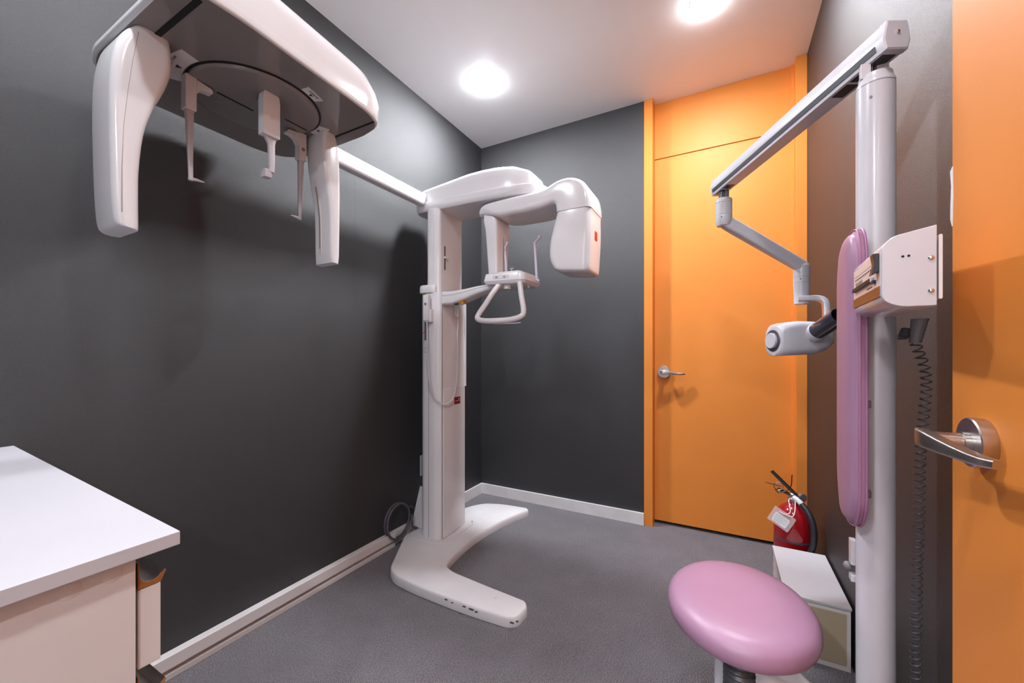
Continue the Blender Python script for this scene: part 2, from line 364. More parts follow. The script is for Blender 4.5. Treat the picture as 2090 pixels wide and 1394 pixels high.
# arc of the rounded rear corner, so the labels wrap it
def wrap(z0, z1, s0, s1, mat, name, par, off=.001):
    idx = [cf(*p, 0) for p in rpoly([(-.045, .0), (-.045, -.13), (.095, -.136)], [0, .055, 0], 10)]
    # arc length parameter
    L = [0]
    for i in range(1, len(idx)): L.append(L[-1]+(idx[i]-idx[i-1]).length)
    tot = L[-1]; pts = []
    for k in range(13):
        s = (s0+(s1-s0)*k/12)*tot; i = 0
        while i < len(L)-2 and L[i+1] < s: i += 1
        p = idx[i].lerp(idx[i+1], (s-L[i])/(L[i+1]-L[i])); t = (idx[i+1]-idx[i]).normalized(); nn = Vector((t.y, -t.x, 0))
        if nn.dot(p-(CM @ Vector((0, 0, 0)))) < 0: nn = -nn
        pts.append((p, nn))
    bm = B(); loft(bm, [[p+n*off+Vector((0, 0, z0)), p+n*off+Vector((0, 0, z1)), p-n*.001+Vector((0, 0, z1)), p-n*.001+Vector((0, 0, z0))] for p, n in pts])
    return fin(name, bm, mat, par, smooth=60)
lab = wrap(1.125, 1.375, .34, .64, M['blueprint'], 'instruction_label', lowcol)
wrap(1.366, 1.382, .34, .64, M['lime'], 'label_stripe', lab, .0014)
wrap(1.165, 1.170, .34, .64, M['badge'], 'label_stripe', lab, .0014)
for k in range(11): wrap(1.355-k*.017, 1.3565-k*.017, .37, .61-(k % 3)*.03, M['grey'], 'label_text_line', lab, .0014)
wl = wrap(1.062, 1.125, .38, .64, M['paper'], 'rating_plate', lowcol)
wrap(1.060, 1.062, .38, .64, M['ink'], 'plate_print', wl, .0014)
wrap(1.092, 1.108, .41, .445, M['ink'], 'plate_print', wl, .0014)
for z in (1.085, 1.078, 1.071, 1.118): wrap(z, z+.0012, .40, .62, M['ink'], 'plate_print', wl, .0013)
# red badge on the front cover
bm = B(); prism(bm, [(.1022, -.005), (.1042, -.005), (.1038, .055), (.1018, .055)], cf, .765, .805); bd = fin('brand_badge', bm, M['badge_dark'], pm, smooth=None)
bm = B(); prism(bm, [(.1038, .002), (.1048, .002), (.1045, .048), (.1034, .048)], cf, .7825, .7845); box(bm, .1034, .1045, .036, .041, .789, .795, CM); fin('badge_mark', bm, M['paper'], bd, smooth=None)
# inner telescoping column
incol = rpoly([(-.012, -.115), (.05, -.125), (.082, -.112), (.084, .108), (.05, .123), (-.012, .123)], [.035, .015, .015, .012, .02, .05], 6)
bm = B(); prism(bm, incol, cf, 1.30, 1.845); inner = fin('inner_column', bm, W, pm, smooth=35)
bm = B(); box(bm, .0825, .0852, -.073, -.067, 1.515, 1.645, CM); slot_o = fin('height_slot', bm, M['slot'], inner, smooth=None)
bm = B(); box(bm, .083, .094, -.078, -.063, 1.578, 1.588, CM); box(bm, .083, .098, -.063, -.052, 1.575, 1.583, CM); fin('height_pointer', bm, W, inner, bevel=.002)
bm = B()
for a in (.014, .026, .042): prism(bm, [(a, -.1275+.002*(a > 0)), (a+.003, -.1275+.002*(a > 0)), (a+.003, -.117), (a, -.117)], cf, 1.42, 1.84)
fin('side_ridges', bm, W, inner, smooth=None)
# fixed head arm
HM = Matrix.Translation((-1.42, 1.795, 0)) @ Matrix.Rotation(R(1.5), 4, 'Z')
def hf(a, b, d): return HM @ Vector((a, b, d))
def plan(s, tipx, hw):   # outline in plan, boat shaped towards the tip
    p = [(-.115, -hw*.96), (.30, -hw), (.50, -hw*.9), (tipx-.03, -hw*.62), (tipx, 0), (tipx-.03, hw*.62), (.50, hw*.9), (.30, hw), (-.115, hw*.96)]
    p = rpoly(p, [.05, .05, .1, .08, .08, .08, .1, .05, .05], 5)
    return [(.25+(a-.25)*s, b*s) for a, b in p]
lo = plan(1, .655, .118)
bm = B(); loft(bm, [[hf(a*sx, b*sy, z) for a, b in lo] for z, sx, sy in ((1.838, .955, .90), (1.842, .975, .94), (1.856, .995, .99), (1.872, 1.0, 1.0), (1.883, 1.0, 1.0), (1.888, .990, .975))])
harm = fin('head_arm', bm, W, pm, smooth=28)
def topz(a):
    # crown of the upper shell along its length
    K = [(-.12, 1.958), (0, 1.982), (.2, 2.003), (.36, 2.008), (.48, 1.998), (.56, 1.972), (.62, 1.93), (.66, 1.888)]
    for (x0, z0), (x1, z1) in zip(K, K[1:]):
        if a <= x1: t = max(0, (a-x0)/(x1-x0)); t = t*t*(3-2*t)*.4+t*.6; return z0+(z1-z0)*t
    return K[-1][1]
rings = []
for f, sy, sx in ((0, .925, .968), (.12, .92, .966), (.5, .90, .958), (.8, .87, .95), (.93, .79, .925), (1.0, .67, .90)):
    rings.append([hf(a*sx, b*sy, 1.886+(topz(a*sx)-1.886)*f) for a, b in lo])
bm = B(); loft(bm, rings); fin('upper_shell', bm, W, harm, smooth=30)
bm = B(); lathe(bm, [(.06, 0), (.06, .012), (.055, .012)], (-.86, 1.80, 1.828), 40); fin('pivot', bm, M['dark'], harm)
bm = B(); lathe(bm, [(.0035, 0), (.0035, .003), (0, .003)], (-.95, 1.74, 1.8365), 12); fin('screw', bm, M['mid'], harm)
# rotating arm: C-shaped beam, with sensor and tube housings
RM = Matrix.Translation((-.84, 1.80, 0)) @ Matrix.Rotation(R(0), 4, 'Z')
def rf(a, b, d): return RM @ Vector((a, b, d))
def sweep_c(secs, f, r, n=4):
    """secs: (ax, az, dirx, dirz, half_thickness, y0, y1) ; ring = rounded rect of thickness along dir and width y"""
    rings = []
    for ax, az, dx, dz, h, y0, y1, *rr in secs:
        rad_ = rr[0] if rr else r
        q = rrect(-h, h, y0, y1, min(rad_, h*.95), n); l = math.hypot(dx, dz); dx /= l; dz /= l
        rings.append([f(ax+dx*p, y, az+dz*p) for p, y in q])
    return rings
def densify(secs, n=4):
    cols = list(zip(*secs)); S = [spline([Vector((c, 0, 0)) for c in col_], n) for col_ in cols]
    return [tuple(S[k][i].x for k in range(len(cols))) for i in range(len(S[0]))]
pairs = [((-.288, 1.768), (-.200, 1.764)), ((-.287, 1.790), (-.192, 1.757)), ((-.272, 1.812), (-.182, 1.752)), ((-.235, 1.824), (-.165, 1.747)), ((-.15, 1.828), (-.13, 1.742)), ((-.04, 1.829), (-.04, 1.741)),
         ((.04, 1.830), (.05, 1.743)), ((.105, 1.838), (.098, 1.749)), ((.165, 1.860), (.130, 1.756)), ((.222, 1.862), (.146, 1.753)), ((.272, 1.842), (.151, 1.743)), ((.303, 1.805), (.153, 1.731)), ((.316, 1.757), (.154, 1.720)), ((.319, 1.7115), (.154, 1.7115))]
po_ = spline([Vector((a, b, 0)) for (a, b), _ in pairs], 4); pi_ = spline([Vector((a, b, 0)) for _, (a, b) in pairs], 4); rings = []
for k, (po, pi) in enumerate(zip(po_, pi_)):
    mid = (po+pi)/2; hv = (po-pi)/2; h = hv.length; dv = hv/h; f = k/(len(po_)-1)
    y0 = -.078-.026*min(1, f*3); y1 = .078+.034*min(1, f*2.2)
    if k < 3: y0 += .012*(3-k)/3; y1 -= .012*(3-k)/3
    rings.append([rf(mid.x+dv.x*p, q, mid.y+dv.y*p) for p, q in rrect(-h, h, y0, y1, .024, 5)])
bm = B(); loft(bm, rings); rot = fin('rotating_arm', bm, W, pm, smooth=50)
tubeh = [(.236, 1.710, -1, 0, .082, -.102, .110, .03), (.233, 1.69, -1, 0, .083, -.103, .110, .03), (.226, 1.64, -1, -.01, .091, -.104, .110, .03), (.218, 1.57, -1, 0, .098, -.104, .108, .03), (.215, 1.50, -1, .03, .097, -.102, .106, .03),
         (.222, 1.452, -1, .08, .088, -.100, .102, .03), (.226, 1.437, -1, .10, .080, -.095, .097, .03), (.228, 1.430, -1, .10, .066, -.082, .085, .03)]
bm = B(); loft(bm, sweep_c(densify(tubeh, 3), rf, .03, 5)); tb = fin('tube_housing', bm, W, rot, smooth=50)
bm = B()
def seam(bm, sec, f, g=.0006, hgt=.0012):
    ax, az, dx, dz, h, y0, y1, rr = sec; h += g
    q = rrect(-h, h, y0-g, y1+g, rr, 6); loft(bm, [[f(ax+p, y, az-hgt) for p, y in q], [f(ax+p, y, az+hgt) for p, y in q]])
seam(bm, (.236, 1.711, -1, 0, .082, -.102, .110, .03), rf); fin('seam_line', bm, M['mid'], rot, smooth=None)
# badge on tube housing (outer face)
bm = B(); box(bm, .3125, .3178, -.020, .020, 1.582, 1.622, RM); b2 = fin('brand_badge', bm, M['badge'], tb, smooth=None)
bm = B(); box(bm, .3180, .3192, .036, .060, 1.598, 1.600, RM); box(bm, .3180, .3192, .058, .063, 1.603, 1.608, RM); fin('badge_mark', bm, M['paper'], b2, smooth=None) if False else bm.free()
sens = [(-.232, 1.775, 1, .2, .030, -.076, .076, .018), (-.222, 1.74, 1, .05, .040, -.076, .076, .018), (-.215, 1.70, 1, 0, .038, -.074, .072, .016), (-.214, 1.64, 1, 0, .034, -.070, .066, .014), (-.212, 1.56, 1, 0, .031, -.066, .060, .012), (-.210, 1.468, 1, 0, .028, -.062, .056, .012)]
bm = B(); loft(bm, sweep_c(densify(sens, 3), rf, .016, 4)); sn = fin('sensor_housing', bm, W, rot, smooth=50)
bm = B(); box(bm, -.1845, -.1775, -.012, .000, 1.47, 1.665, RM); sw = fin('sensor_window', bm, M['panel'], sn, bevel=.002)
bm = B(); box(bm, -.1785, -.1770, -.0085, -.0040, 1.475, 1.660, RM); fin('slit', bm, M['mid'], sn, smooth=None)
# chin-rest arm and table
ap = [(-1.335, 1.735, 1.352), (-1.27, 1.735, 1.352), (-1.20, 1.738, 1.365), (-1.12, 1.745, 1.385), (-1.04, 1.755, 1.398), (-.97, 1.765, 1.404)]
hh = [.036, .034, .028, .020, .013, .009]; ww = [.052, .052, .048, .044, .040, .038]
rings = []
for (x, y, z), h, wd in zip(ap, hh, ww):
    z2 = z
    rings.append([Vector((x, y+p, z2+q)) for p, q in rrect(-wd, wd, -h, h, min(.012, h*.8), 3)])
bm = B(); loft(bm, [[v.copy() for v in r] for r in rings]); carm = fin('chin_rest_arm', bm, W, pm, smooth=50)
bm = B()
tube(bm, [(x, y-wd*1.005, z+h*.35) for (x, y, z), h, wd in zip(ap, hh, ww)], .0009, 5); fin('seam_line', bm, M['mid'], carm)
bm = B(); lathe(bm, [(.011, 0), (.013, .003), (.013, .012), (.011, .016)], (-1.222, 1.715, 1.316), 20); es = fin('emergency_stop_button', bm, M['orange_btn'], carm)
bm = B(); box(bm, -1.236, -1.205, 1.702, 1.728, 1.326, 1.338); fin('button_collar', bm, M['orange_btn'], carm, bevel=.002)
bm = B(); lathe(bm, [(.010, 0), (.013, .004), (.013, .010)], (-1.262, 1.712, 1.312), 20); fin('indicator_lens', bm, M['green'], carm)
# table
tp = [(-1.062, 1.668), (-.868, 1.690), (-.846, 1.710), (-.838, 1.872), (-.86, 1.892), (-1.03, 1.892), (-1.055, 1.87)]
tp = rpoly(tp, [.012, .03, .03, .02, .02, .02, .02], 5)
def scale_poly(p, s, c=(-.95, 1.785)): return [(c[0]+(x-c[0])*s, c[1]+(y-c[1])*s) for x, y in p]
bm = B(); loft(bm, [[Vector((x, y, z)) for x, y in scale_poly(tp, s)] for z, s in ((1.398, .90), (1.401, .94), (1.410, .985), (1.413, 1.0))]); tray = fin('table_underside', bm, W, pm, smooth=40)
bm = B(); loft(bm, [[Vector((x, y, z)) for x, y in scale_poly(tp, s)] for z, s in ((1.4145, 1.0), (1.418, 1.0), (1.445, .955), (1.452, .935), (1.454, .90))]); tabl = fin('chin_rest_table', bm, W, pm, smooth=40)
bm = B(); loft(bm, [[Vector((x, y, z)) for x, y in scale_poly(tp, .985)] for z in (1.412, 1.4155)]); fin('seam_line', bm, M['mid'], tray, smooth=None)
bm = B(); loft(bm, [[Vector((x, y, z)) for x, y in scale_poly(rrect(-1.01, -.87, 1.70, 1.80, .02), s, (-.94, 1.75))] for z, s in ((1.452, 1), (1.458, 1), (1.461, .96))]); fin('bite_block_mount', bm, W, tabl, smooth=40)
# buttons on the sloping near face of the table
def face_pt(u, v, off=.0008):   # u along near edge, v up
    a = Vector((-1.050, 1.6692, 1.4180)); b = Vector((-.885, 1.6880, 1.4180)); up = Vector((.0, .0053, .0265))
    n = (b-a).cross(up).normalized(); n = n if n.y < 0 else -n
    return a.lerp(b, u)+up*v+n*off, n
def face_patch(u0, u1, v0, v1, off, name, mat, par):
    bm = B(); c = [face_pt(u, v, off)[0] for u, v in ((u0, v0), (u1, v0), (u1, v1), (u0, v1))]; n = face_pt(0, 0)[1]
    loft(bm, [[p-n*.003 for p in c], c]); return fin(name, bm, mat, par, smooth=None)
kp = face_patch(.24, .76, .18, .88, .001, 'key_panel', M['grey'], tabl)
for u in (.36, .62):
    p, n = face_pt(u, .5, .0012); bm = B(); lathe(bm, [(.006, 0), (.006, .0012), (0, .0012)], p, 16, axis_m(p, n)); fin('key', bm, M['mid'], kp)
p, n = face_pt(.49, .5, .0012); bm = B(); lathe(bm, [(.005, 0), (.005, .001), (0, .001)], p, 16, axis_m(p, n)); fin('key', bm, W, kp)
bm = B()
prof = [(.017, -.022), (.018, -.020), (.018, -.003), (.014, 0)]
n_ = 36; rings = []
for r_, h_ in prof: rings.append([Vector((-.955+(r_-.0008*(j % 2))*math.cos(2*math.pi*j/n_), 1.725+(r_-.0008*(j % 2))*math.sin(2*math.pi*j/n_), 1.399+h_)) for j in range(n_)])
loft(bm, rings); fin('adjusting_knob', bm, W, tray, smooth=20)
bm = B(); lathe(bm, [(.006, -.016), (.0065, -.015), (.0065, 0), (.006, 0)], (-.868, 1.79, 1.402), 16); fin('lock_pin', bm, W, tray)
# temple supports
def support(bx, by, top, hook):
    bm = B(); P0 = Vector((bx, by, 1.435)); P1 = Vector((bx-.012, by+.0, top))
    rings = []
    for t, a, b_ in ((0, .007, .004), (.1, .0065, .004), (1, .0055, .004)):
        c = P0.lerp(P1, t); rings.append([c+Vector((x, y, 0)) for x, y in rrect(-a, a, -b_, b_, .002, 2)])
    loft(bm, rings)
    h1 = P1+Vector((hook*.022, -.01, .022)); h2 = h1+Vector((hook*.004, 0, .012))
    loft(bm, [[P1+Vector((x, y, -.004)) for x, y in rrect(-.0055, .0055, -.004, .004, .002, 2)], [P1+Vector((x, y, .006)) for x, y in rrect(-.006, .006, -.004, .004, .002, 2)], [h1+Vector((x, y, 0)) for x, y in rrect(-.006, .006, -.006, .006, .002, 2)], [h2+Vector((x, y, 0)) for x, y in rrect(-.005, .005, -.006, .006, .002, 2)]])
    tube(bm, [P0+Vector((-.002, 0, -.004)), P0+Vector((.014, .0, -.012))], .005, 8)
    return fin('temple_support', bm, M['lilac'], tabl, smooth=40)
support(-.998, 1.80, 1.600, .8)
support(-.838, 1.825, 1.615, 1.3)
bm = B(); tube(bm, [(-.950, 1.76, 1.458), (-.950, 1.76, 1.487)], .0032, 10); tube(bm, [(-.957, 1.76, 1.485), (-.938, 1.755, 1.485)], .0045, 8); fin('bite_block', bm, M['clear'], tabl)
# patient hand grip
gp = spline([(-.985, 1.700, 1.402), (-1.010, 1.672, 1.352), (-1.035, 1.650, 1.300), (-1.060, 1.622, 1.245), (-1.055, 1.610, 1.222), (-1.015, 1.610, 1.212), (-.955, 1.625, 1.212), (-.900, 1.66, 1.218), (-.862, 1.695, 1.235), (-.852, 1.702, 1.262), (-.862, 1.70, 1.33), (-.872, 1.70, 1.402)], 6)
bm = B(); tube(bm, gp, .0135, 16); fin('hand_grip', bm, W, tray, smooth=60)
bm = B(); tube(bm, [(-.975, 1.62, 1.197), (-.90, 1.655, 1.199), (-.862, 1.69, 1.203)], [.002, .003, .003], 8); fin('clip_strip', bm, M['clear'], tray)
# ceiling-height bar to the cephalometric head
bm = B(); q = rrect(-1.495, -1.447, 1.870, 1.938, .012, 4); loft(bm, [[Vector((x, .93, z)) for x, z in q], [Vector((x, 1.705, z)) for x, z in q]]); cbar = fin('extension_bar', bm, W, pm, smooth=40)
# head slab
ho = [(-1.565, .50), (-1.50, .395), (-1.43, .378), (-1.02, .378), (-.985, .41), (-.978, .50), (-1.000, .90), (-1.03, .965), (-1.12, .985), (-1.45, .985), (-1.535, .94), (-1.565, .86)]
ho = rpoly(ho, [.05, .04, .03, .03, .02, .06, .08, .05, .04, .05, .04, .05], 5)
ccx, ccy = -1.27, .68
rings = []
for z, ix, iy0, iy1 in ((1.830, .006, .006, .006), (1.832, .002, .002, .002), (1.836, 0, 0, 0), (1.850, 0, 0, 0), (1.856, 0, .004, 0), (1.885, -.003, .045, -.004), (1.925, .006, .095, .004), (1.965, .024, .14, .022), (1.995, .055, .18, .05), (2.01, .10, .22, .09)):
    ring = []
    for x, y in ho:
        fx = (x-ccx); nx = ccx+fx*(1-ix/.29)
        fy = (y-ccy); ny = ccy+fy*(1-(iy0 if fy < 0 else iy1)/.30)
        if fx < 0: nx = ccx+fx*(1-max(ix, 0)/.29)
        drop = min(1, max(0, (-1.18-nx)/.30)); drop = drop*drop*(3-2*drop)
        ring.append(Vector((nx, ny, z if z <= 1.856 else 1.856+(z-1.856)*(1-.93*drop))))
    rings.append(ring)
bm = B(); loft(bm, rings)
hd = fin('cephalometric_head', bm, W, pm, smooth=50)
bm = B(); zz = 1.8292
uo = [(ccx+(x-ccx)*.975, ccy+(y-ccy)*.978) for x, y in ho]
loft(bm, [[Vector((x, y, 1.8285)) for x, y in uo], [Vector((x, y, 1.832)) for x, y in uo]]); fin('underside_panel', bm, M['under'], hd, smooth=None)
bm = B(); box(bm, -1.44, -1.005, .424, .436, 1.8265, 1.831); fin('travel_slot', bm, M['slot'], hd, smooth=None)
bm = B(); box(bm, -1.40, -1.025, .930, .936, 1.8265, 1.831); fin('travel_slot', bm, M['slot'], hd, smooth=None)
# turntable ring
TC = (-1.262, .693); TR = .172
bm = B(); lathe(bm, [(TR-.002, -.0035), (TR+.003, -.0035), (TR+.003, 0), (TR-.002, 0)], (*TC, 1.8285), 72); fin('ring_gap', bm, M['slot'], hd)
bm = B(); lathe(bm, [(0, -.010), (TR-.010, -.010), (TR-.004, -.008), (TR-.0015, -.004), (TR-.0015, 0), (0, 0)], (*TC, 1.8285), 72); tt = fin('turntable', bm, M['under'], hd, smooth=40)
zt = 1.8185
bm = B(); box(bm, -1.302, -1.296, .600, .700, zt-.0012, zt+.002); fin('guide_slot', bm, M['slot'], tt, smooth=None)
bm = B(); box(bm, -1.256, -1.252, .775, .85, zt-.0012, zt+.002); fin('guide_slot', bm, M['slot'], tt, smooth=None)
# stickers on the underside (ring segments with print)
def ring_seg(r0, r1, a0, a1, z, name, mat, par, n=10):
    bm = B(); pts = [(TC[0]+r*math.cos(R(a)), TC[1]+r*math.sin(R(a))) for r, A in ((r0, [a0+(a1-a0)*k/n for k in range(n+1)]), (r1, [a1-(a1-a0)*k/n for k in range(n+1)])) for a in A]
    loft(bm, [[Vector((x, y, z)) for x, y in pts], [Vector((x, y, z+.0012)) for x, y in pts]]); return fin(name, bm, mat, par, smooth=None)
def under_text(s, ang, r, size, par, flip=False):
    # text readable from below, baseline tangent to the ring
    a = R(ang); pos = Vector((TC[0]+r*math.cos(a), TC[1]+r*math.sin(a), 1.8272)); rad_ = Vector((math.cos(a), math.sin(a), 0))
    up = -rad_ if not flip else rad_
    z = Vector((0, 0, -1)); x = up.cross(z); m = Matrix((x, up, z)).transposed().to_4x4(); m.translation = pos
    return text_mesh('sticker_text', s, size, m, M['ink'], par)
def arrow(ang, r, par, s=.012):
    a = R(ang); c = Vector((TC[0]+r*math.cos(a), TC[1]+r*math.sin(a), 0)); d = Vector((math.cos(a), math.sin(a), 0)); t = Vector((-d.y, d.x, 0))
    bm = B(); tri = [c-d*s*.6, c+d*s*.5+t*s*.7, c+d*s*.5-t*s*.7]; loft(bm, [[p+Vector((0, 0, 1.8268)) for p in tri], [p+Vector((0, 0, 1.8280)) for p in tri]]); fin('sticker_arrow', bm, M['ink'], par, smooth=None)
st = ring_seg(TR+.006, TR+.048, 240, 284, 1.8273, 'direction_sticker', M['paper'], hd); under_text("PA/Water's View", 262, TR+.036, .0125, st, True); arrow(262, TR+.018, st)
st = ring_seg(TR+.006, TR+.034, 8, 26, 1.8273, 'direction_sticker', M['paper'], hd); under_text('Lateral', 17, TR+.025, .013, st, True); arrow(17, TR+.013, st, .009)
st = ring_seg(TR+.006, TR+.040, 72, 92, 1.8273, 'direction_sticker', M['paper'], hd); under_text('AP', 82, TR+.030, .013, st, True); arrow(82, TR+.015, st, .009)
for x, y in ((-1.04, .62), (-1.06, .86), (-1.06, .958), (-1.30, .958), (-1.30, .40)):
    bm = B(); lathe(bm, [(0, 0), (.006, 0), (.007, .0012), (0, .0012)], (x, y, 1.8272), 16); fin('cover_plug', bm, M['under'], hd)
# hanging sensor arm (near end) and collimator arm (far end)
def leg(name, xs, outer_, inner_, par, r=.016):
    """outer_/inner_: lists (y,z) from the top down, same length"""
    rings = []
    for (yo, zo), (yi, zi), k in zip(outer_, inner_, range(99)):
        x0, x1 = xs[k] if isinstance(xs, list) else xs
        ya, yb = min(yo, yi), max(yo, yi); rr = min(r, (yb-ya)*.42)
        q = rrect(x0, x1, ya, yb, rr, 5); z_a, z_b = (zo, zi) if yo < yi else (zi, zo)
        rings.append([Vector((x, y, z_a+(z_b-z_a)*(y-ya)/(yb-ya))) for x, y in q])
    bm = B(); loft(bm, rings); return fin(name, bm, W, par, smooth=50)
def dens(pts, n=3): return [(p.x, p.y) for p in spline([Vector((a, b, 0)) for a, b in pts], n)]
o1 = [(.392, 1.829), (.372, 1.80), (.358, 1.76), (.350, 1.70), (.348, 1.62), (.349, 1.53), (.351, 1.45), (.354, 1.385), (.358, 1.358), (.366, 1.350)]
i1 = [(.458, 1.829), (.462, 1.795), (.461, 1.755), (.448, 1.705), (.424, 1.64), (.408, 1.575), (.400, 1.49), (.399, 1.42), (.399, 1.352), (.394, 1.346)]
x1s = [(-1.325, -1.215)]*30
l1 = leg('sensor_arm', (-1.335, -1.205), dens(o1), dens(i1), pm, .018)
bm = B(); tube(bm, [(-1.2055, y, z) for y, z in ((.395, 1.81), (.385, 1.74), (.376, 1.66), (.369, 1.58), (.366, 1.48), (.366, 1.38))], .0008, 5); fin('seam_line', bm, M['mid'], l1)
o2 = [(.935, 1.829), (.944, 1.80), (.950, 1.75), (.953, 1.70), (.954, 1.60), (.953, 1.50), (.951, 1.40), (.946, 1.375)]
i2 = [(.888, 1.829), (.884, 1.79), (.886, 1.73), (.893, 1.68), (.906, 1.61), (.914, 1.54), (.916, 1.42), (.920, 1.378)]
l2 = leg('collimator_arm', (-1.312, -1.212), dens(o2), dens(i2), pm, .014)
# pale slot frame on its inner face
def inner_y(z):
    for (y0, z0), (y1, z1) in zip(i2, i2[1:]):
        if z <= z0 and z >= z1: return y0+(y1-y0)*(z0-z)/(z0-z1)
    return i2[-1][0]
zs = [1.67-(1.67-1.41)*k/12 for k in range(13)]
bm = B()
loft(bm, [[Vector((x, inner_y(z)-d, z)) for x, d in ((-1.282, -.002), (-1.282, .0015), (-1.268, .0015), (-1.268, -.002))] for z in zs]); wf = fin('beam_window', bm, M['panel'], l2, smooth=40)
bm = B(); loft(bm, [[Vector((x, inner_y(z)-d, z)) for x, d in ((-1.2775, 0), (-1.2775, .0022), (-1.2725, .0022), (-1.2725, 0))] for z in zs[1:-1]]); fin('slit', bm, M['mid'], wf, smooth=40)
# ear rods and nasion rest
def ear(y, dr, par, ex_):
    """dr +1: tip points to +y"""
    x = -1.300
    bm = B(); box(bm, x-.014, x+.014, y-.013, y+.013, 1.728, 1.822)
    br = fin('ear_rod_bracket', bm, M['white'], par, bevel=.002)
    # thumb lug
    bm = B(); poly = rpoly([(y+dr*.012, 1.818), (y+dr*.052, 1.812), (y+dr*.054, 1.800), (y+dr*.036, 1.800), (y+dr*.022, 1.792), (y+dr*.012, 1.775)], [.001, .006, .004, .012, .01, .001], 4)
    prism(bm, poly, lambda a, b, d: Vector((x+d, a, b)), -.011, .011); fin('thumb_lug', bm, M['white'], br, bevel=.0015)
    bm = B(); rings = []
    for z, wy, wx, cy in ((1.737, .010, .008, 0), (1.70, .0085, .007, .001), (1.62-ex_*.7, .006, .005, .003), (1.575-ex_, .005, .0045, .004)):
        rings.append([Vector((x+a, y+dr*cy+b, z)) for a, b in rrect(-wx, wx, -wy, wy, .003, 3)])
    loft(bm, rings); lathe(bm, [(.0055, 0), (.0065, .004), (.0055, .012)], (x, y+dr*.004, 1.566-ex_), 12)
    tube(bm, [(x, y+dr*.004, 1.571-ex_), (x, y+dr*.020, 1.573-ex_), (x, y+dr*.036, 1.573-ex_)], [.0055, .004, .0015], 10)
    fin('ear_rod', bm, M['clear'], br, smooth=40)
    return br
e1 = ear(.532, 1, pm, .030)
e2 = ear(.858, -1, pm, .045)
bm = B(); lathe(bm, [(0.0001, 0), (.006, 0), (.006, .002), (0.0001, .002)], (0, 0, 0), 14, axis_m((-1.2865, .858, 1.765), (1, 0, 0))); fin('screw_hole', bm, M['mid'], e2)
# nasion support
nx, ny = -1.178, .680
bm = B(); poly = rpoly([(ny-.021, 1.822), (ny+.021, 1.822), (ny+.024, 1.80), (ny+.024, 1.694), (ny-.024, 1.694), (ny-.024, 1.80)], [.018, .018, .01, .003, .003, .01], 5)
prism(bm, poly, lambda a, b, d: Vector((nx+d, a, b)), -.013, .013); nb = fin('nasion_bracket', bm, M['white'], pm, bevel=.002)
bm = B(); lathe(bm, [(.0065, 0), (.0065, .001), (.005, .001), (.005, 0)], (0, 0, 0), 20, axis_m((nx+.0128, ny, 1.748), (1, 0, 0))); fin('round_mark', bm, M['panel'], nb)
bm = B(); tube(bm, [(nx-.045, ny+.004, 1.806), (nx-.012, ny, 1.806)], .017, 20); fin('pivot_boss', bm, M['under'], nb, smooth=40)
bm = B(); rings = []
for z, wy, oy in ((1.698, .018, 0), (1.688, .015, .002), (1.674, .009, .005), (1.63, .008, .006), (1.606, .0075, .006), (1.592, .008, .004)):
    rings.append([Vector((nx+a, ny+oy+b, z)) for a, b in rrect(-.006, .006, -wy, wy, .002, 2)])
loft(bm, rings); loft(bm, [[Vector((nx-.002+a, ny-.004+b, z)) for a, b in rrect(-w1, w2, -.010, .010, .003, 3)] for z, w1, w2 in ((1.575, .018, .004), (1.580, .022, .006), (1.592, .020, .006), (1.598, .006, .006))])
fin('nasion_rest', bm, M['clear'], nb, smooth=40)
# white gusset behind the column
bm = B(); prism(bm, [(1.70, .045), (1.755, .045), (1.755, .29), (1.748, .29)], lambda a, b, d: Vector((-1.530+d, a, b)), -.006, .006) if False else prism(bm, [(-1.600, .05), (-1.515, .05), (-1.515, .29), (-1.535, .29)], lambda a, b, d: Vector((a, 1.735+d, b)), 0, .006)
fin('wall_bracket', bm, M['base'], pm, bevel=.001)

# ------------------------------------------------------------------ hand switch on the column
bm = B(); box(bm, .006, .055, -.158, -.134, 1.222, 1.290, CM); box(bm, .009, .015, -.164, -.158, 1.222, 1.266, CM); fin('switch_holder', bm, W, pm, bevel=.003)
bm = B(); box(bm, .013, .045, -.1725, -.1475, 1.228, 1.368, CM); hs = fin('hand_switch', bm, W, pm, bevel=.004); hs['label'] = 'white hand switch with a coiled cord'
bm = B(); p = CM @ Vector((.029, -.1722, 1.318)); lathe(bm, [(.008, 0), (.008, .0018), (0, .0018)], p, 18, axis_m(p, CM.to_3x3() @ Vector((0, -1, 0)))); fin('button', bm, M['mid'], hs)
bm = B(); pth = [CM @ Vector(p) for p in ((.029, -.160, 1.229), (.030, -.158, 1.19), (.031, -.156, 1.12))]
tube(bm, spline(pth, 4), [.004]*3+[.0022]*6, 8)
cp = spline([CM @ Vector(p) for p in ((.031, -.156, 1.12), (.033, -.155, 1.02), (.040, -.155, .92), (.055, -.152, .85), (.080, -.147, .805), (.110, -.130, .782), (.122, -.085, .785), (.124, -.040, .82), (.120, -.008, .90), (.118, .002, 1.05), (.116, .006, 1.17))], 8)
coil(bm, cp, .0042, .0019, 130, 5, 8)
tube(bm, spline([CM @ Vector(p) for p in ((.116, .006, 1.17), (.118, .012, 1.225), (.118, .010, 1.268))], 5), .0022, 8)
fin('coiled_cord', bm, W, hs, smooth=60)
bm = B(); box(bm, .112, .128, .001, .019, 1.262, 1.316, CM); box(bm, .108, .113, -.010, .001, 1.268, 1.316, CM); fin('plug', bm, W, hs, bevel=.002)

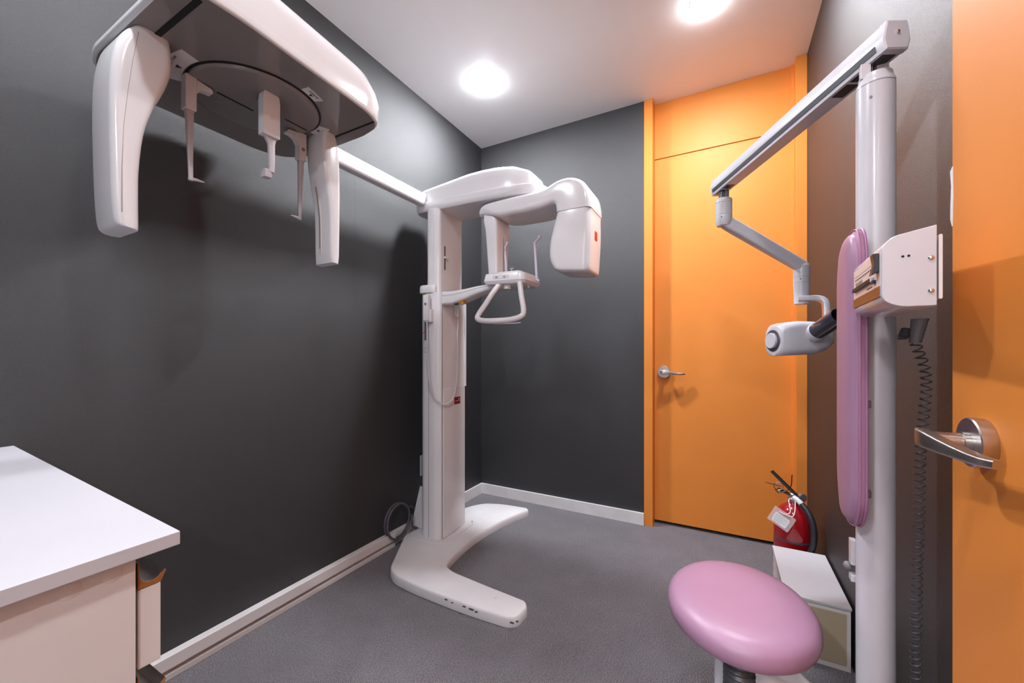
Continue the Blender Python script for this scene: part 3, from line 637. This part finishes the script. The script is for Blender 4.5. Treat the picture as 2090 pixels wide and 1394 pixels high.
# ------------------------------------------------------------------ cable loop, outlet, trunking
bm = B()
def loop_pts(cy, cz, ry, rz, x, a0, a1, n=24, dx=0): return [Vector((x+dx*k/n, cy+ry*math.cos(R(a0+(a1-a0)*k/n)), cz+rz*math.sin(R(a0+(a1-a0)*k/n)))) for k in range(n+1)]
C1 = (1.600, .135)
pts = [Vector((-1.596, 1.752, .145)), Vector((-1.592, 1.73, .165))]+loop_pts(*C1, .088, .092, -1.588, 35, 35+690, 60, .035)+[Vector((-1.55, 1.69, .075)), Vector((-1.545, 1.72, .055))]
tube(bm, pts, .0058, 10); pc = fin('power_cable', bm, M['cable'], smooth=60); tag(pc, 'grey cable coiled in a loop on the floor trunking beside the scanner base', 'cable')
bm = B(); tube(bm, [(-1.578, 1.533, .072), (-1.576, 1.540, .066)], .0075, 10); bb = fin('blue_tape', bm, P('blue_tape', (.03, .08, .35), .5), pc)
ou = thing('wall_outlet', (XL, 1.878, .375), 'white double wall socket on the charcoal wall behind the scanner column', 'wall socket')
bm = B(); box(bm, XL, XL+.009, 1.818, 1.938, .315, .438); fin('cover_plate', bm, M['laminate'], ou, bevel=.003)
for z in (.350, .402):
    bm = B(); lathe(bm, [(.020, 0), (.020, .003), (.017, .003), (.017, -.004), (0, -.004)], (0, 0, 0), 24, axis_m((XL+.009, 1.865, z), (1, 0, 0))); s_ = fin('socket', bm, M['dark'], ou)
bm = B()
box(bm, XL+.012, XL+.040, .40, 1.585, .038, .080); box(bm, XL+.012, XL+.040, YR+.01, .392, .038, .080)
box(bm, XL+.012, XL+.034, YR+.01, 1.585, 0, .020); box(bm, XL+.0121, XL+.018, YR+.01, 1.585, .015, .045)
tr = fin('cable_trunking', bm, M['rail'], bevel=.002); tag(tr, 'long white cable trunking running along the foot of the left wall', 'cable trunking')
bm = B(); box(bm, XL+.012, XL+.0395, .391, .401, .040, .078); fin('trunking_joint', bm, M['slot'], tr, smooth=None)

# ------------------------------------------------------------------ cabinet
cb = thing('drawer_cabinet', (-1.1, 0, 0), 'white drawer cabinet with a pale top in the lower left corner', 'cabinet')
bm = B(); prism(bm, [(-1.607, -.42), (-.637, -.42), (-.643, .2535), (-1.607, .282)], lambda a, b, d: Vector((a, b, d)), .802, .820); fin('cabinet_top', bm, M['laminate'], cb, bevel=.0012)
bm = B(); box(bm, -.673, -.655, -.40, .212, .0, .8015); box(bm, -1.566, -1.548, -.40, .212, 0, .8015); box(bm, -1.548, -.673, -.40, -.385, 0, .8015); box(bm, -1.548, -.673, -.385, .19, .05, .066)
fin('cabinet_body', bm, M['panel'], cb, bevel=.0008)
bm = B(); box(bm, -1.548, -.673, .19, .211, .03, .7995); fin('front_recess', bm, M['black'], cb, smooth=None)
top = .790
for k in range(5):
    z1 = top-k*.146; z0 = z1-.141
    bm = B(); box(bm, -1.566, -.659, .2155, .2385, z0+.004, z1-.035); dr = fin('drawer', bm, M['panel'], cb, bevel=.0012)
    # finger-pull profile with a curled lip
    arc = [(.2285-.0120*math.cos(R(a)), z1-.0165-.0125*math.sin(R(a))) for a in range(0, 141, 14)]
    prof = [(.2150, z1-.034), (.2150, z1), (.2163, z1)]+arc+[(.2415, z1-.0215), (.2435, z1-.0200), (.2440, z1-.0215), (.2425, z1-.0245), (.2385, z1-.034)]
    bm = B(); prism(bm, prof, lambda a, b, d: Vector((d, a, b)), -1.566, -.660); fin('drawer_pull', bm, M['steel'], dr, smooth=30)
    bm = B(); prism(bm, [(q[0], q[1]) for q in prof], lambda a, b, d: Vector((d, a, b)), -.660, -.6585); fin('pull_end_cap', bm, P('brown_end_cap', (.35, .13, .04), .5), dr, smooth=None)
for (yy, zz_) in ((.155, .806), (.190, .807)):
    bm = B(); lathe(bm, [(.009, 0), (.0092, .0003), (.0085, .0005), (0, .0004)], (0, 0, 0), 24, axis_m((-.655, yy, zz_-.018), (1, 0, 0))); fin('clear_sticker', bm, M['panel'], cb)

# ================================================================== INTRAORAL UNIT (pole)
G = M['grey']
ux = thing('dental_xray_unit', (.29, 1.12, 0), 'tall pale grey dental x-ray pole unit with mauve backrest, control box and folding arm', 'x-ray unit')
bm = B(); lathe(bm, [(.0325, .03), (.0325, 1.631)], (.29, 1.12, 0), 40); pole = fin('pole', bm, G, ux, smooth=40)
bm = B(); lathe(bm, [(.0325, 1.633), (.0325, 1.638), (.029, 1.645), (.028, 1.656), (.0, 1.656)], (.29, 1.12, 0), 40); fin('pole_cap', bm, G, pole, smooth=30)
bm = B(); lathe(bm, [(.0322, 1.629), (.0322, 1.634)], (.29, 1.12, 0), 40); fin('seam_line', bm, M['mid'], pole)
bm = B(); lathe(bm, [(.0028, 0), (.0028, .0015), (0, .0015)], (0, 0, 0), 10, axis_m(Vector((.29, 1.12, 1.60))+Vector((-.45, -.89, 0))*.0322, (-.45, -.89, 0))); fin('screw', bm, M['mid'], pole)
bm = B(); lathe(bm, [(.078, 0), (.078, .012), (.06, .022), (.036, .03), (.036, .04)], (.29, 1.12, 0), 40); fin('floor_flange', bm, G, ux, smooth=30)
# boom
BD = Vector((-.44, .898, 0)).normalized(); BS = Vector((BD.y, -BD.x, 0))    # BS points to the far right side
b0 = Vector((.29, 1.12, 0))-BD*.045; b1 = Vector((.29, 1.12, 0))+BD*.70
zb, zt_ = 1.679, 1.736
sec = [(-.021, 0), (-.026, .020), (-.024, .036), (-.0195, .057), (.0195, .057), (.024, .036), (.026, .020), (.021, 0)]
def bsec(c, s=1.0, dz=0): return [c+BS*a*s+Vector((0, 0, zb+.0285+(h-.0285)*s+dz)) for a, h in sec]
bm = B(); loft(bm, [bsec(b0), bsec(b1)]); boom = fin('boom', bm, G, ux, smooth=25)
bm = B(); loft(bm, [bsec(b0-BD*.006, .93), bsec(b0-BD*.004, 1.04), bsec(b0+BD*.010, 1.05)]); fin('end_cap', bm, G, boom, smooth=30)
bm = B(); loft(bm, [bsec(b1-BD*.004, 1.04), bsec(b1+BD*.006, 1.04), bsec(b1+BD*.008, .95)]); fin('end_cap', bm, G, boom, smooth=30)
bm = B(); lathe(bm, [(.003, 0), (.003, .003), (.0015, .004)], (0, 0, 0), 12, axis_m(b0-BD*.006+Vector((0, 0, 1.712)), -BD)); fin('screw', bm, M['chrome'], boom)
# dark stripe on the near face, between the flanks' lower edges
def quadstrip(c0, c1, a0, h0, a1, h1, off):
    bm = B(); n = Vector((0, 0, 0)) ; pts = []
    for c in (c0, c1): pts.append([c+BS*(a0-off)+Vector((0, 0, zb+h0)), c+BS*(a1-off)+Vector((0, 0, zb+h1)), c+BS*(a1+.004)+Vector((0, 0, zb+h1)), c+BS*(a0+.004)+Vector((0, 0, zb+h0))])
    loft(bm, pts); return bm
fin('dark_stripe', quadstrip(b0+BD*.016, b1-BD*.008, -.0235, .008, -.0262, .020, .0010), M['dark'], boom, smooth=None)
# recesses underneath
def under_box(s0, s1, w_, mat, name):
    bm = B(); c0 = Vector((.29, 1.12, 0))+BD*s0; c1 = Vector((.29, 1.12, 0))+BD*s1
    loft(bm, [[c+BS*a+Vector((0, 0, z)) for a, z in ((-w_, zb-.0006), (w_, zb-.0006), (w_, zb+.002), (-w_, zb+.002))] for c in (c0, c1)]); fin(name, bm, mat, boom, smooth=None)
for s0, s1 in ((-.034, .05), (.058, .105), (.60, .635), (.645, .69)): under_box(s0, s1, .014, M['black'], 'underside_recess')
bm = B(); tube(bm, [(.284, 1.117, 1.650), (.284, 1.117, 1.684)], .0045, 14); fin('pivot_post', bm, M['chrome'], ux, smooth=40)
bm = B(); box(bm, .262, .279, 1.104, 1.118, 1.650, 1.682); box(bm, .292, .312, 1.118, 1.136, 1.650, 1.682); fin('post_bracket', bm, G, ux, bevel=.001)
# drop pivot at the far end
E0 = Vector((.29, 1.12, 0))+BD*.655; ex, ey = E0.x, E0.y
bm = B()
for d in (-.006, .008): tube(bm, [(ex+d, ey, 1.638), (ex+d, ey, 1.684)], .004, 12)
fin('pivot_post', bm, M['chrome'], ux, smooth=40)
bm = B(); box(bm, ex-.018, ex+.018, ey+.004, ey+.016, 1.640, 1.682); fin('post_bracket', bm, M['mid'], ux, bevel=.001)
bm = B(); lathe(bm, [(.024, 1.664-.005), (.0285, 1.655), (.029, 1.650), (.0285, 1.649), (.0285, 1.648), (.029, 1.647), (.029, 1.643), (.0278, 1.641), (.029, 1.639), (.029, 1.595), (.0282, 1.594), (.0282, 1.593), (.029, 1.592), (.029, 1.570), (.024, 1.556), (.010, 1.552)][::-1], (ex, ey, -.012), 36); slv = fin('upper_sleeve', bm, G, ux, smooth=30)
bm = B(); n_ = Vector((-.25, -.97, 0)).normalized(); p = Vector((ex, ey, 1.572))+n_*.0285; lathe(bm, [(.002, 0), (.002, .001), (0, .001)], p, 8, axis_m(p, n_)); fin('screw_hole', bm, M['slot'], slv)
# slanting arm
A0 = Vector((ex-.004, ey-.004, 1.565)); A1 = Vector((.262, 1.828, 1.385))
ad = (A1-A0).normalized(); su = ad.cross(Vector((0, 0, 1))).normalized(); uu = su.cross(ad)
rings = []
for t, a, b in ((0, .018, .022), (.15, .020, .023), (.85, .018, .021), (1, .018, .021)):
    c = A0.lerp(A1, t); rings.append([c+su*p+uu*q for p, q in rrect(-a, a, -b, b, .009, 4)])
bm = B(); loft(bm, rings); fin('folding_arm', bm, G, ux, smooth=40)
kx, ky = .262, 1.832
bm = B(); lathe(bm, [(.018, 1.253), (.0245, 1.255), (.0245, 1.290), (.0252, 1.300), (.0262, 1.335), (.0262, 1.336), (.0262, 1.355), (.0262, 1.356), (.0262, 1.392), (.025, 1.402), (.018, 1.412), (.006, 1.416)], (kx, ky, -.012), 36); ls = fin('lower_sleeve', bm, G, ux, smooth=30)
bm = B()
for z in (1.294, 1.3235, 1.3445): lathe(bm, [(.0252 if z < 1.30 else .0264, 0), (.0252 if z < 1.30 else .0264, .0008)], (kx, ky, z), 36)
fin('seam_line', bm, M['mid'], ls)
bm = B(); p = Vector((kx, ky, 1.335))+n_*.0258; lathe(bm, [(.002, 0), (.002, .001), (0, .001)], p, 8, axis_m(p, n_)); fin('screw_hole', bm, M['slot'], ls)
# yoke: horizontal tongue then down to the head
yk = [(.248, 1.820, 1.2625), (.275, 1.818, 1.2615), (.305, 1.816, 1.260), (.322, 1.812, 1.252), (.330, 1.808, 1.235), (.331, 1.802, 1.19), (.330, 1.798, 1.13)]
yk = spline(yk, 4); rings = []
for i, p in enumerate(yk):
    t = (yk[min(i+1, len(yk)-1)]-yk[max(i-1, 0)]).normalized(); b_ = Vector((0, 1, 0)); n2_ = t.cross(b_).normalized()
    rings.append([p+n2_*q+b_*r for q, r in rrect(-.009, .009, -.024, .024, .004, 3)])
bm = B(); loft(bm, rings); yo = fin('yoke', bm, G, ux, smooth=40)
# tube head
hc = Vector((.250, 1.760, 1.110)); hx = Vector((.88, .47, 0)).normalized(); hy = Vector((0, 0, 1)); 
# long axis hx (towards the wall), drawn as lofted sections
def hsec(s, wv, hv, oz=0, r=.02): 
    sd = Vector((-hx.y, hx.x, 0)); return [hc+hx*s+sd*p+Vector((0, 0, q+oz)) for p, q in rrect(-wv, wv, -hv, hv, r, 5)]
secs = [(-.1030, .036, .046, -.010, .034), (-.1015, .042, .053, -.009, .034), (-.094, .047, .058, -.006, .032), (-.070, .049, .060, -.002, .028), (-.030, .050, .061, .001, .026), (.025, .050, .059, .001, .026), (.062, .048, .050, .005, .024), (.088, .041, .038, .010, .022), (.100, .028, .024, .013, .016)]
bm = B(); loft(bm, [hsec(*s) for s in secs]); th = fin('tube_head', bm, G, ux, smooth=50)
fd = Vector((-.52, -.85, .0)).normalized()
ep = hc-hx*.1025+Vector((0, 0, -.008)); dd = -hx
bm = B(); lathe(bm, [(.0395, -.004), (.0395, .001), (.038, .003), (.030, .003)], ep, 40, axis_m(ep, dd)); rd = fin('dial_ring', bm, M['dark'], th, smooth=30)
bm = B(); lathe(bm, [(.0285, .001), (.0285, .009), (.027, .011), (0, .011)], ep, 40, axis_m(ep, dd)); fin('dial', bm, G, rd, smooth=30)
# cone
c0 = hc+Vector((.030, -.030, .014)); c1 = Vector((.334, 1.628, 1.178)); cd = (c1-c0).normalized()
bm = B(); ln = (c1-c0).length
lathe(bm, [(.031, .0), (.0315, .018), (.029, .023)], c0, 40, axis_m(c0, cd)); fin('cone_collar', bm, G, th, smooth=30)
bm = B(); lathe(bm, [(.0285, .02), (.0285, ln), (.0262, ln), (.0262, .03)], c0, 40, axis_m(c0, cd)); fin('collimator_cone', bm, M['cone'], ux, smooth=30)
# backrest
yl, yh = 1.018, 1.160; z0b, z1b = .692, 1.318
def pad_outline(s, ds=0):
    yc = (yl+yh)/2; zc = (z0b+z1b)/2; a = (yh-yl)/2-ds; b = (z1b-z0b)/2-ds
    pts = [(yc-a, zc-b+.055), (yc-a*.62, zc-b+.012), (yc-a*.15, zc-b), (yc+a*.5, zc-b), (yc+a, zc-b+.07), (yc+a, zc+b-.07), (yc+a*.6, zc+b-.012), (yc-a*.2, zc+b), (yc-a*.75, zc+b-.008), (yc-a, zc+b-.05)]
    return rpoly([(y, z) for y, z in pts], [.04, .03, .03, .05, .06, .06, .04, .03, .03, .04], 5)
rings = []
for x, d in ((.253, .010), (.251, .002), (.2425, .001), (.2400, .004), (.2385, .008), (.2345, .009), (.2305, .014), (.2275, .024), (.2262, .042)):
    rings.append([Vector((x, y, z)) for y, z in pad_outline(1, d)])
bm = B(); loft(bm, rings); pad = fin('backrest', bm, M['pink'], ux, smooth=50); pad['label'] = 'tall mauve padded backrest'
bm = B()
for x, r_ in ((.2410, .0015), (.2505, .0024)): tube(bm, [Vector((x, y, z)) for y, z in pad_outline(1, .000)], r_, 8, closed=True)
fin('piping', bm, M['piping'], pad, smooth=60)
for z in (.76, .95, 1.2):
    bm = B(); box(bm, .250, .275, 1.085, 1.155, z-.008, z+.008); fin('backrest_bracket', bm, M['mid'], ux, bevel=.002)
bm = B(); lathe(bm, [(.001, -.009), (.006, -.007), (.009, 0), (.006, .007), (.001, .009)], (.250, 1.150, .575), 16); fin('clamp_knob', bm, M['mid'], pole, smooth=60)
bm = B(); box(bm, .2515, .262, 1.13, 1.15, .585, .64); box(bm, .2515, .262, 1.13, 1.15, .548, .562); fin('clamp_strip', bm, G, pole, bevel=.001)
# control box : frame turned about the vertical
KM = Matrix.Translation((.2135, .797, 0)) @ Matrix.Rotation(R(-4), 4, 'Z')
def kf(a, b, d): return KM @ Vector((a, b, d))
Lb = .210
pr_ = [(0, 1.138), (0, 1.2215), (.012, 1.236), (.060, 1.246), (.060, 1.1275), (.020, 1.1275)]
pr_ = rpoly(pr_, [.022, .004, .010, .001, .001, .022], 5)
bm = B(); loft(bm, [[kf(a if y > .001 else a+.0, y, z) for a, z in [(.0305+(a-.0305)*s, 1.187+(z-1.187)*s) for a, z in pr_]] for y, s in ((0, .975), (.0008, .985), (.003, 1.0), (Lb-.004, 1), (Lb, .98))])
cbx = fin('control_box', bm, G, ux, smooth=35)
bm = B(); prism(bm, rrect(.0628, .0668, 1.138, 1.232, .0015, 3), lambda a, b, d: kf(a, d, b), .005, Lb-.005); fin('back_plate', bm, W, cbx, bevel=.001)
bm = B(); prism(bm, rrect(.060, .0632, 1.145, 1.225, .001, 2), lambda a, b, d: kf(a, d, b), .012, Lb-.012); fin('back_gap', bm, M['dark'], cbx, smooth=None)
for z in (1.198, 1.150):
    bm = B(); p = kf(.0535, 0, z); lathe(bm, [(.0038, -.001), (.0036, .0012), (.002, .0024), (.0003, .0026)], p, 18, axis_m(p, KM.to_3x3() @ Vector((0, -1, 0)))); fin('screw', bm, M['chrome'], cbx, smooth=50)
for a in (.0235, .0300):
    bm = B(); p = kf(a, -.0001, 1.2035+.05*(a-.0235)); lathe(bm, [(.0017, 0), (.0017, .0006), (.0001, .0006)], p, 14, axis_m(p, KM.to_3x3() @ Vector((0, -1, 0)))); fin('vent_hole', bm, M['slot'], cbx)
# control face
def kface(y0, y1, z0_, z1_, mat, name, par, th_=.0008, base_=0):
    bm = B(); box(bm, -base_-th_, .002, y0, y1, z0_, z1_, KM); return fin(name, bm, mat, par, smooth=None)
cfc = kface(.006, Lb-.006, 1.146, 1.217, M['panel_face'], 'control_face', cbx, .0008)
kface(.006, Lb-.006, 1.146, 1.1625, M['brown'], 'display_window', cfc, .0014)
bm = B(); prism(bm, [(-.0008, 1.186), (-.0095, 1.181), (-.0060, 1.198), (-.0085, 1.214), (-.0008, 1.214)], lambda a, b, d: kf(a, d, b), .010, .030); fin('rocker_switch', bm, M['black'], cfc, bevel=.0008)
for k in range(12):
    bm = B(); y = .052+k*.0118; box(bm, -.0060, 0, y, y+.0072, 1.1745, 1.1815, KM); fin('selector_button', bm, M['black'], cfc, bevel=.0006)
bm = B(); box(bm, -.0055, 0, .030, .042, 1.1705, 1.1755, KM); fin('selector_button', bm, M['black'], cfc, bevel=.0006)
bm = B(); box(bm, -.0052, 0, .0425, .0485, 1.1745, 1.1815, KM); fin('selector_button', bm, G, cfc, bevel=.0006)
bm = B()
for k in range(12): box(bm, -.0018, 0, .054+k*.0118, .0565+k*.0118, 1.196, 1.1982, KM)
for k in range(6): box(bm, -.0012, 0, .130+k*.010, .133+k*.010, 1.185, 1.1915, KM)
for k in range(14): box(bm, -.0012, 0, .050+k*.0105, .055+k*.0105, 1.203, 1.2038, KM)
box(bm, -.0012, 0, .055, .062, 1.1668, 1.1690, KM); box(bm, -.0012, 0, .066, .075, 1.1668, 1.1690, KM); box(bm, -.0012, 0, .079, .092, 1.1668, 1.1690, KM)
fin('printed_marks', bm, M['ink'], cfc, smooth=None)
bm = B(); box(bm, .055, .10, .13, .30, 1.16, 1.205, KM); fin('mounting_bracket', bm, M['mid'], cbx, bevel=.002)

# handset with dark coiled cord behind the pole
hz = thing('remote_handset', (.345, 1.02, 1.05), 'dark handset hanging under the control box with a black coiled cord down the pole', 'handset')
bm = B(); n_k = 7; rings = []
for k in range(15):
    t = k/14; c = Vector((.336, 1.045, 1.125)).lerp(Vector((.326, 1.035, 1.078)), t); r_ = .0125-.004*t+(.0007 if k % 2 else 0)
    rings.append([c+Vector((r_*math.cos(2*math.pi*j/16), r_*math.sin(2*math.pi*j/16), 0)) for j in range(16)])
bm2 = B(); loft(bm2, rings); fin('strain_relief', bm2, M['mid'], hz, smooth=40); bm.free()
bm = B(); tube(bm, [(.318, 1.05, 1.105), (.312, 1.045, 1.09)], .008, 12); tube(bm, [(.305, 1.05, 1.090), (.318, 1.05, 1.090)], .005, 12); fin('cord_clip', bm, M['dark'], hz)
bm = B(); cp = spline([(.326, 1.035, 1.078), (.342, 1.04, 1.02), (.340, 1.04, .95), (.336, 1.045, .86), (.336, 1.05, .75), (.336, 1.06, .62), (.338, 1.07, .45), (.345, 1.08, .25)], 8)
coil(bm, cp, .0075, .0016, 62, 6, 12); fin('coiled_cord', bm, M['dark'], hz, smooth=60)

# ------------------------------------------------------------------ stool
sx, sy = .035, 1.136
sl = thing('stool', (sx, sy, 0), 'low round mauve padded stool in front of the pole', 'stool')
rings = []
for z, s in ((.390, .86), (.394, .93), (.402, .98), (.414, 1.0), (.427, .995), (.437, .97), (.446, .915), (.4525, .80), (.456, .55), (.457, .2)):
    rings.append([Vector((sx+.165*s*math.cos(2*math.pi*j/56), sy+.196*s*math.sin(2*math.pi*j/56), z)) for j in range(56)])
bm = B(); loft(bm, rings); fin('seat', bm, M['pink'], sl, smooth=60)
bm = B(); pr2 = []
for k in range(44):
    z = .06+k*.0069; pr2.append((.036 if k % 2 else .0315, z))
lathe(bm, pr2+[(.036, .389)], (sx, sy, 0), 36); fin('bellows', bm, M['dark'], sl, smooth=60)
bm = B(); lathe(bm, [(.024, .02), (.024, .30)], (sx-.032, sy+.055, 0), 28); fin('rear_post', bm, G, sl, smooth=40)
bm = B(); lathe(bm, [(.13, 0), (.13, .010), (.12, .016), (.05, .026), (.038, .06), (0, .06)], (sx, sy, 0), 48); fin('base_plate', bm, G, sl, smooth=30)

# ------------------------------------------------------------------ low white box, bag
bm = B(); box(bm, .193, .372, 1.672, 2.055, 0, .205); wb = fin('white_box', bm, M['panel'], bevel=.001)
tag(wb, 'low white box with a flat lid against the wall in front of the fire extinguisher', 'box')
bm = B(); box(bm, .190, .374, 1.668, 2.058, .2055, .214); fin('lid', bm, M['laminate'], wb, bevel=.001)
bm = B(); box(bm, .205, .360, 1.6700, 1.6730, .02, .19); fin('bare_end_panel', bm, M['chipboard'], wb, smooth=None)
bg = thing('plastic_bag', (.13, 1.42, 0), 'white bag with purple and yellow print on the floor behind the stool', 'bag')
rings = []; nb_ = 40
for k, (z, s) in enumerate(((.004, .88), (.012, .97), (.04, 1.0), (.07, .96), (.095, .86), (.11, .66), (.116, .35), (.118, .1))):
    ring = []
    for j in range(nb_):
        a = 2*math.pi*j/nb_; cr = 1+.05*math.sin(3*a+k*.7)+.03*math.sin(7*a+1.3*k)+.02*math.sin(11*a)
        ca, sa = math.cos(a), math.sin(a)
        ring.append(Vector((.125+.135*s*cr*math.copysign(abs(ca)**.75, ca), 1.395+.085*s*cr*math.copysign(abs(sa)**.75, sa), z+.008*math.sin(2*a+k)*(k > 2))))
    rings.append(ring)
bm = B(); loft(bm, rings); bs = fin('bag_body', bm, M['bag'], bg, smooth=60)
from mathutils.bvhtree import BVHTree
def drape(name, polys, mat, par, src):
    """small printed shapes laid on the bag, pressed onto its surface"""
    bmt = B(); bmt.from_mesh(src.data); tr_ = BVHTree.FromBMesh(bmt); bmt.free(); bm = B()
    for (x0, z0_, x1, z1_, sk) in polys:
        nx_, nz_ = 5, 5; g = []
        for i in range(nx_+1):
            row = []
            for j in range(nz_+1):
                z = z0_+(z1_-z0_)*j/nz_; x = x0+(x1-x0)*i/nx_+sk*(j/nz_)
                h = tr_.ray_cast(Vector((x, 1.0, z)), Vector((0, 1, 0)))
                row.append(bm.verts.new((h[0]+Vector((0, -.0012, 0))) if h[0] else Vector((x, 1.39, z))))
            g.append(row)
        for i in range(nx_):
            for j in range(nz_): bm.faces.new((g[i][j], g[i+1][j], g[i+1][j+1], g[i][j+1]))
    o = fin(name, bm, mat, par, smooth=60); s = o.modifiers.new('s', 'SOLIDIFY'); s.thickness = .0008; return o
drape('purple_print', [(.055, .035, .085, .088, .0), (.092, .030, .108, .090, 0), (.055, .035, .105, .048, 0)], M['purple'], bg, bs)
drape('yellow_print', [(.135, .025, .150, .088, -.01), (.140, .025, .175, .040, 0), (.185, .025, .208, .090, -.012)], M['yellow'], bg, bs)

# ------------------------------------------------------------------ fire extinguisher
fx, fy = .278, 2.165
fe = thing('fire_extinguisher', (fx, fy, 0), 'red fire extinguisher with black hose in the corner by the orange door', 'fire extinguisher')
bm = B(); r0 = .074
lathe(bm, [(r0*.9, 0), (r0, .008), (r0, .02), (r0*.985, .022), (r0, .024), (r0, .265), (r0*.985, .295), (r0*.92, .322), (r0*.78, .347), (r0*.55, .366), (.022, .378), (.018, .388), (.018, .392)], (fx, fy, 0), 48); cy = fin('cylinder', bm, M['red'], fe, smooth=40)
bm = B(); lathe(bm, [(r0+.0006, .222), (r0+.0006, .230)], (fx, fy, 0), 48); fin('label_band', bm, M['dark'], cy)
bm = B(); lathe(bm, [(.020, .388), (.020, .400), (.014, .404), (.014, .420), (.010, .424)], (fx, fy, 0), 24); vb = fin('valve', bm, M['steel'], fe, smooth=30)
Hd = Vector((-.86, .40, 0)).normalized(); Hs = Vector((-Hd.y, Hd.x, 0))
def hb(p0, p1, w_, t_, name, mat):
    a = Vector(p0); b = Vector(p1); d = (b-a).normalized(); u = Hs; v = d.cross(u)
    bm = B(); loft(bm, [[a+u*x+v*y for x, y in rrect(-w_, w_, -t_, t_, .002, 2)], [b+u*x*1.1+v*y for x, y in rrect(-w_, w_, -t_, t_, .002, 2)]]); return fin(name, bm, mat, fe, smooth=40)
base_v = Vector((fx, fy, .415))
hb(base_v-Hd*.030+Vector((0, 0, -.012)), base_v+Hd*.085+Vector((0, 0, .088)), .011, .004, 'upper_lever', M['black'])
hb(base_v-Hd*.018+Vector((0, 0, -.008)), base_v+Hd*.060+Vector((0, 0, .012)), .010, .004, 'lower_lever', M['black'])
bm = B(); cc = base_v+Hd*.055+Vector((-.005, -.02, .030)); tube(bm, [cc+Vector((math.cos(a)*.018, 0, math.sin(a)*.018)) for a in [2*math.pi*k/24 for k in range(24)]], .0018, 8, closed=True)
fin('pin_ring', bm, M['chrome'], fe)
bm = B(); tube(bm, [cc+Vector((.012, 0, .0)), cc+Vector((-.05, 0, .010))], .002, 6); tube(bm, spline([cc+Vector((-.012, 0, -.016)), cc+Vector((.005, 0, -.03)), cc+Vector((.045, .0, .0)), cc+Vector((.052, .0, .06))], 5), .0022, 6); fin('tie_strap', bm, M['black'], fe)
bm = B(); g0 = Vector((fx+.028, fy-.012, .412)); lathe(bm, [(.0001, 0), (.019, 0), (.019, .010), (.016, .012), (.0001, .012)], g0, 24, axis_m(g0, (.55, -.8, .1))); fin('pressure_gauge', bm, M['chrome'], fe, smooth=30)
bm = B(); hp = spline([(fx+.002, fy-.012, .408), (fx+.022, fy-.034, .395), (fx+.048, fy-.062, .360), (fx+.062, fy-.078, .310), (fx+.062, fy-.082, .25), (fx+.050, fy-.084, .20), (fx+.032, fy-.086, .15), (fx+.020, fy-.086, .09)], 6)
tube(bm, hp[:9], .0115, 14); fin('hose_ferrule', bm, M['grey'], fe, smooth=60)
bm = B(); tube(bm, hp[7:], .0125, 14); fin('hose', bm, M['rubber'], fe, smooth=60)
# inspection tag in a clear sleeve
tc_ = Vector((fx-.052, fy-.078, .325)); tx = Vector((.80, -.35, -.42)).normalized(); tn = Vector((-.4, -.9, .1)); tn = (tn-tx*tn.dot(tx)).normalized(); ty = tn.cross(tx); ty = ty if ty.z > 0 else -ty
def slab(c, w_, h_, t_, name, mat, par):
    bm = B(); q = rrect(-w_, w_, -h_, h_, .004, 3); loft(bm, [[c+tx*x+ty*y-tn*t_ for x, y in q], [c+tx*x+ty*y+tn*t_ for x, y in q]]); return fin(name, bm, mat, par, smooth=None)
tg = slab(tc_, .044, .036, .0006, 'tag_sleeve', M['film'], fe); slab(tc_-ty*.006, .030, .022, .0008, 'inspection_card', M['paper'], tg)
bm = B()
for k in range(7):
    c = tc_-ty*(.006-.016+k*.005); a = c-tx*.024; b = c+tx*(.024 if k % 3 else .010)
    loft(bm, [[p+ty*y+tn*z for y, z in ((-.0004, .0008), (.0004, .0008), (.0004, .0011), (-.0004, .0011))] for p in (a, b)])
fin('card_print', bm, M['mid'], tg, smooth=None)
bm = B(); tube(bm, spline([tc_+ty*.024+tn*.002-tx*.02, tc_+ty*.028+tn*.003, tc_+ty*.05+tx*.012, (fx-.018, fy-.022, .398), (fx+.004, fy-.022, .398), tc_+ty*.045+tx*.028, tc_+ty*.028+tx*.005+tn*.004], 6), .0018, 8); fin('tag_tie', bm, M['paper'], fe, smooth=60)
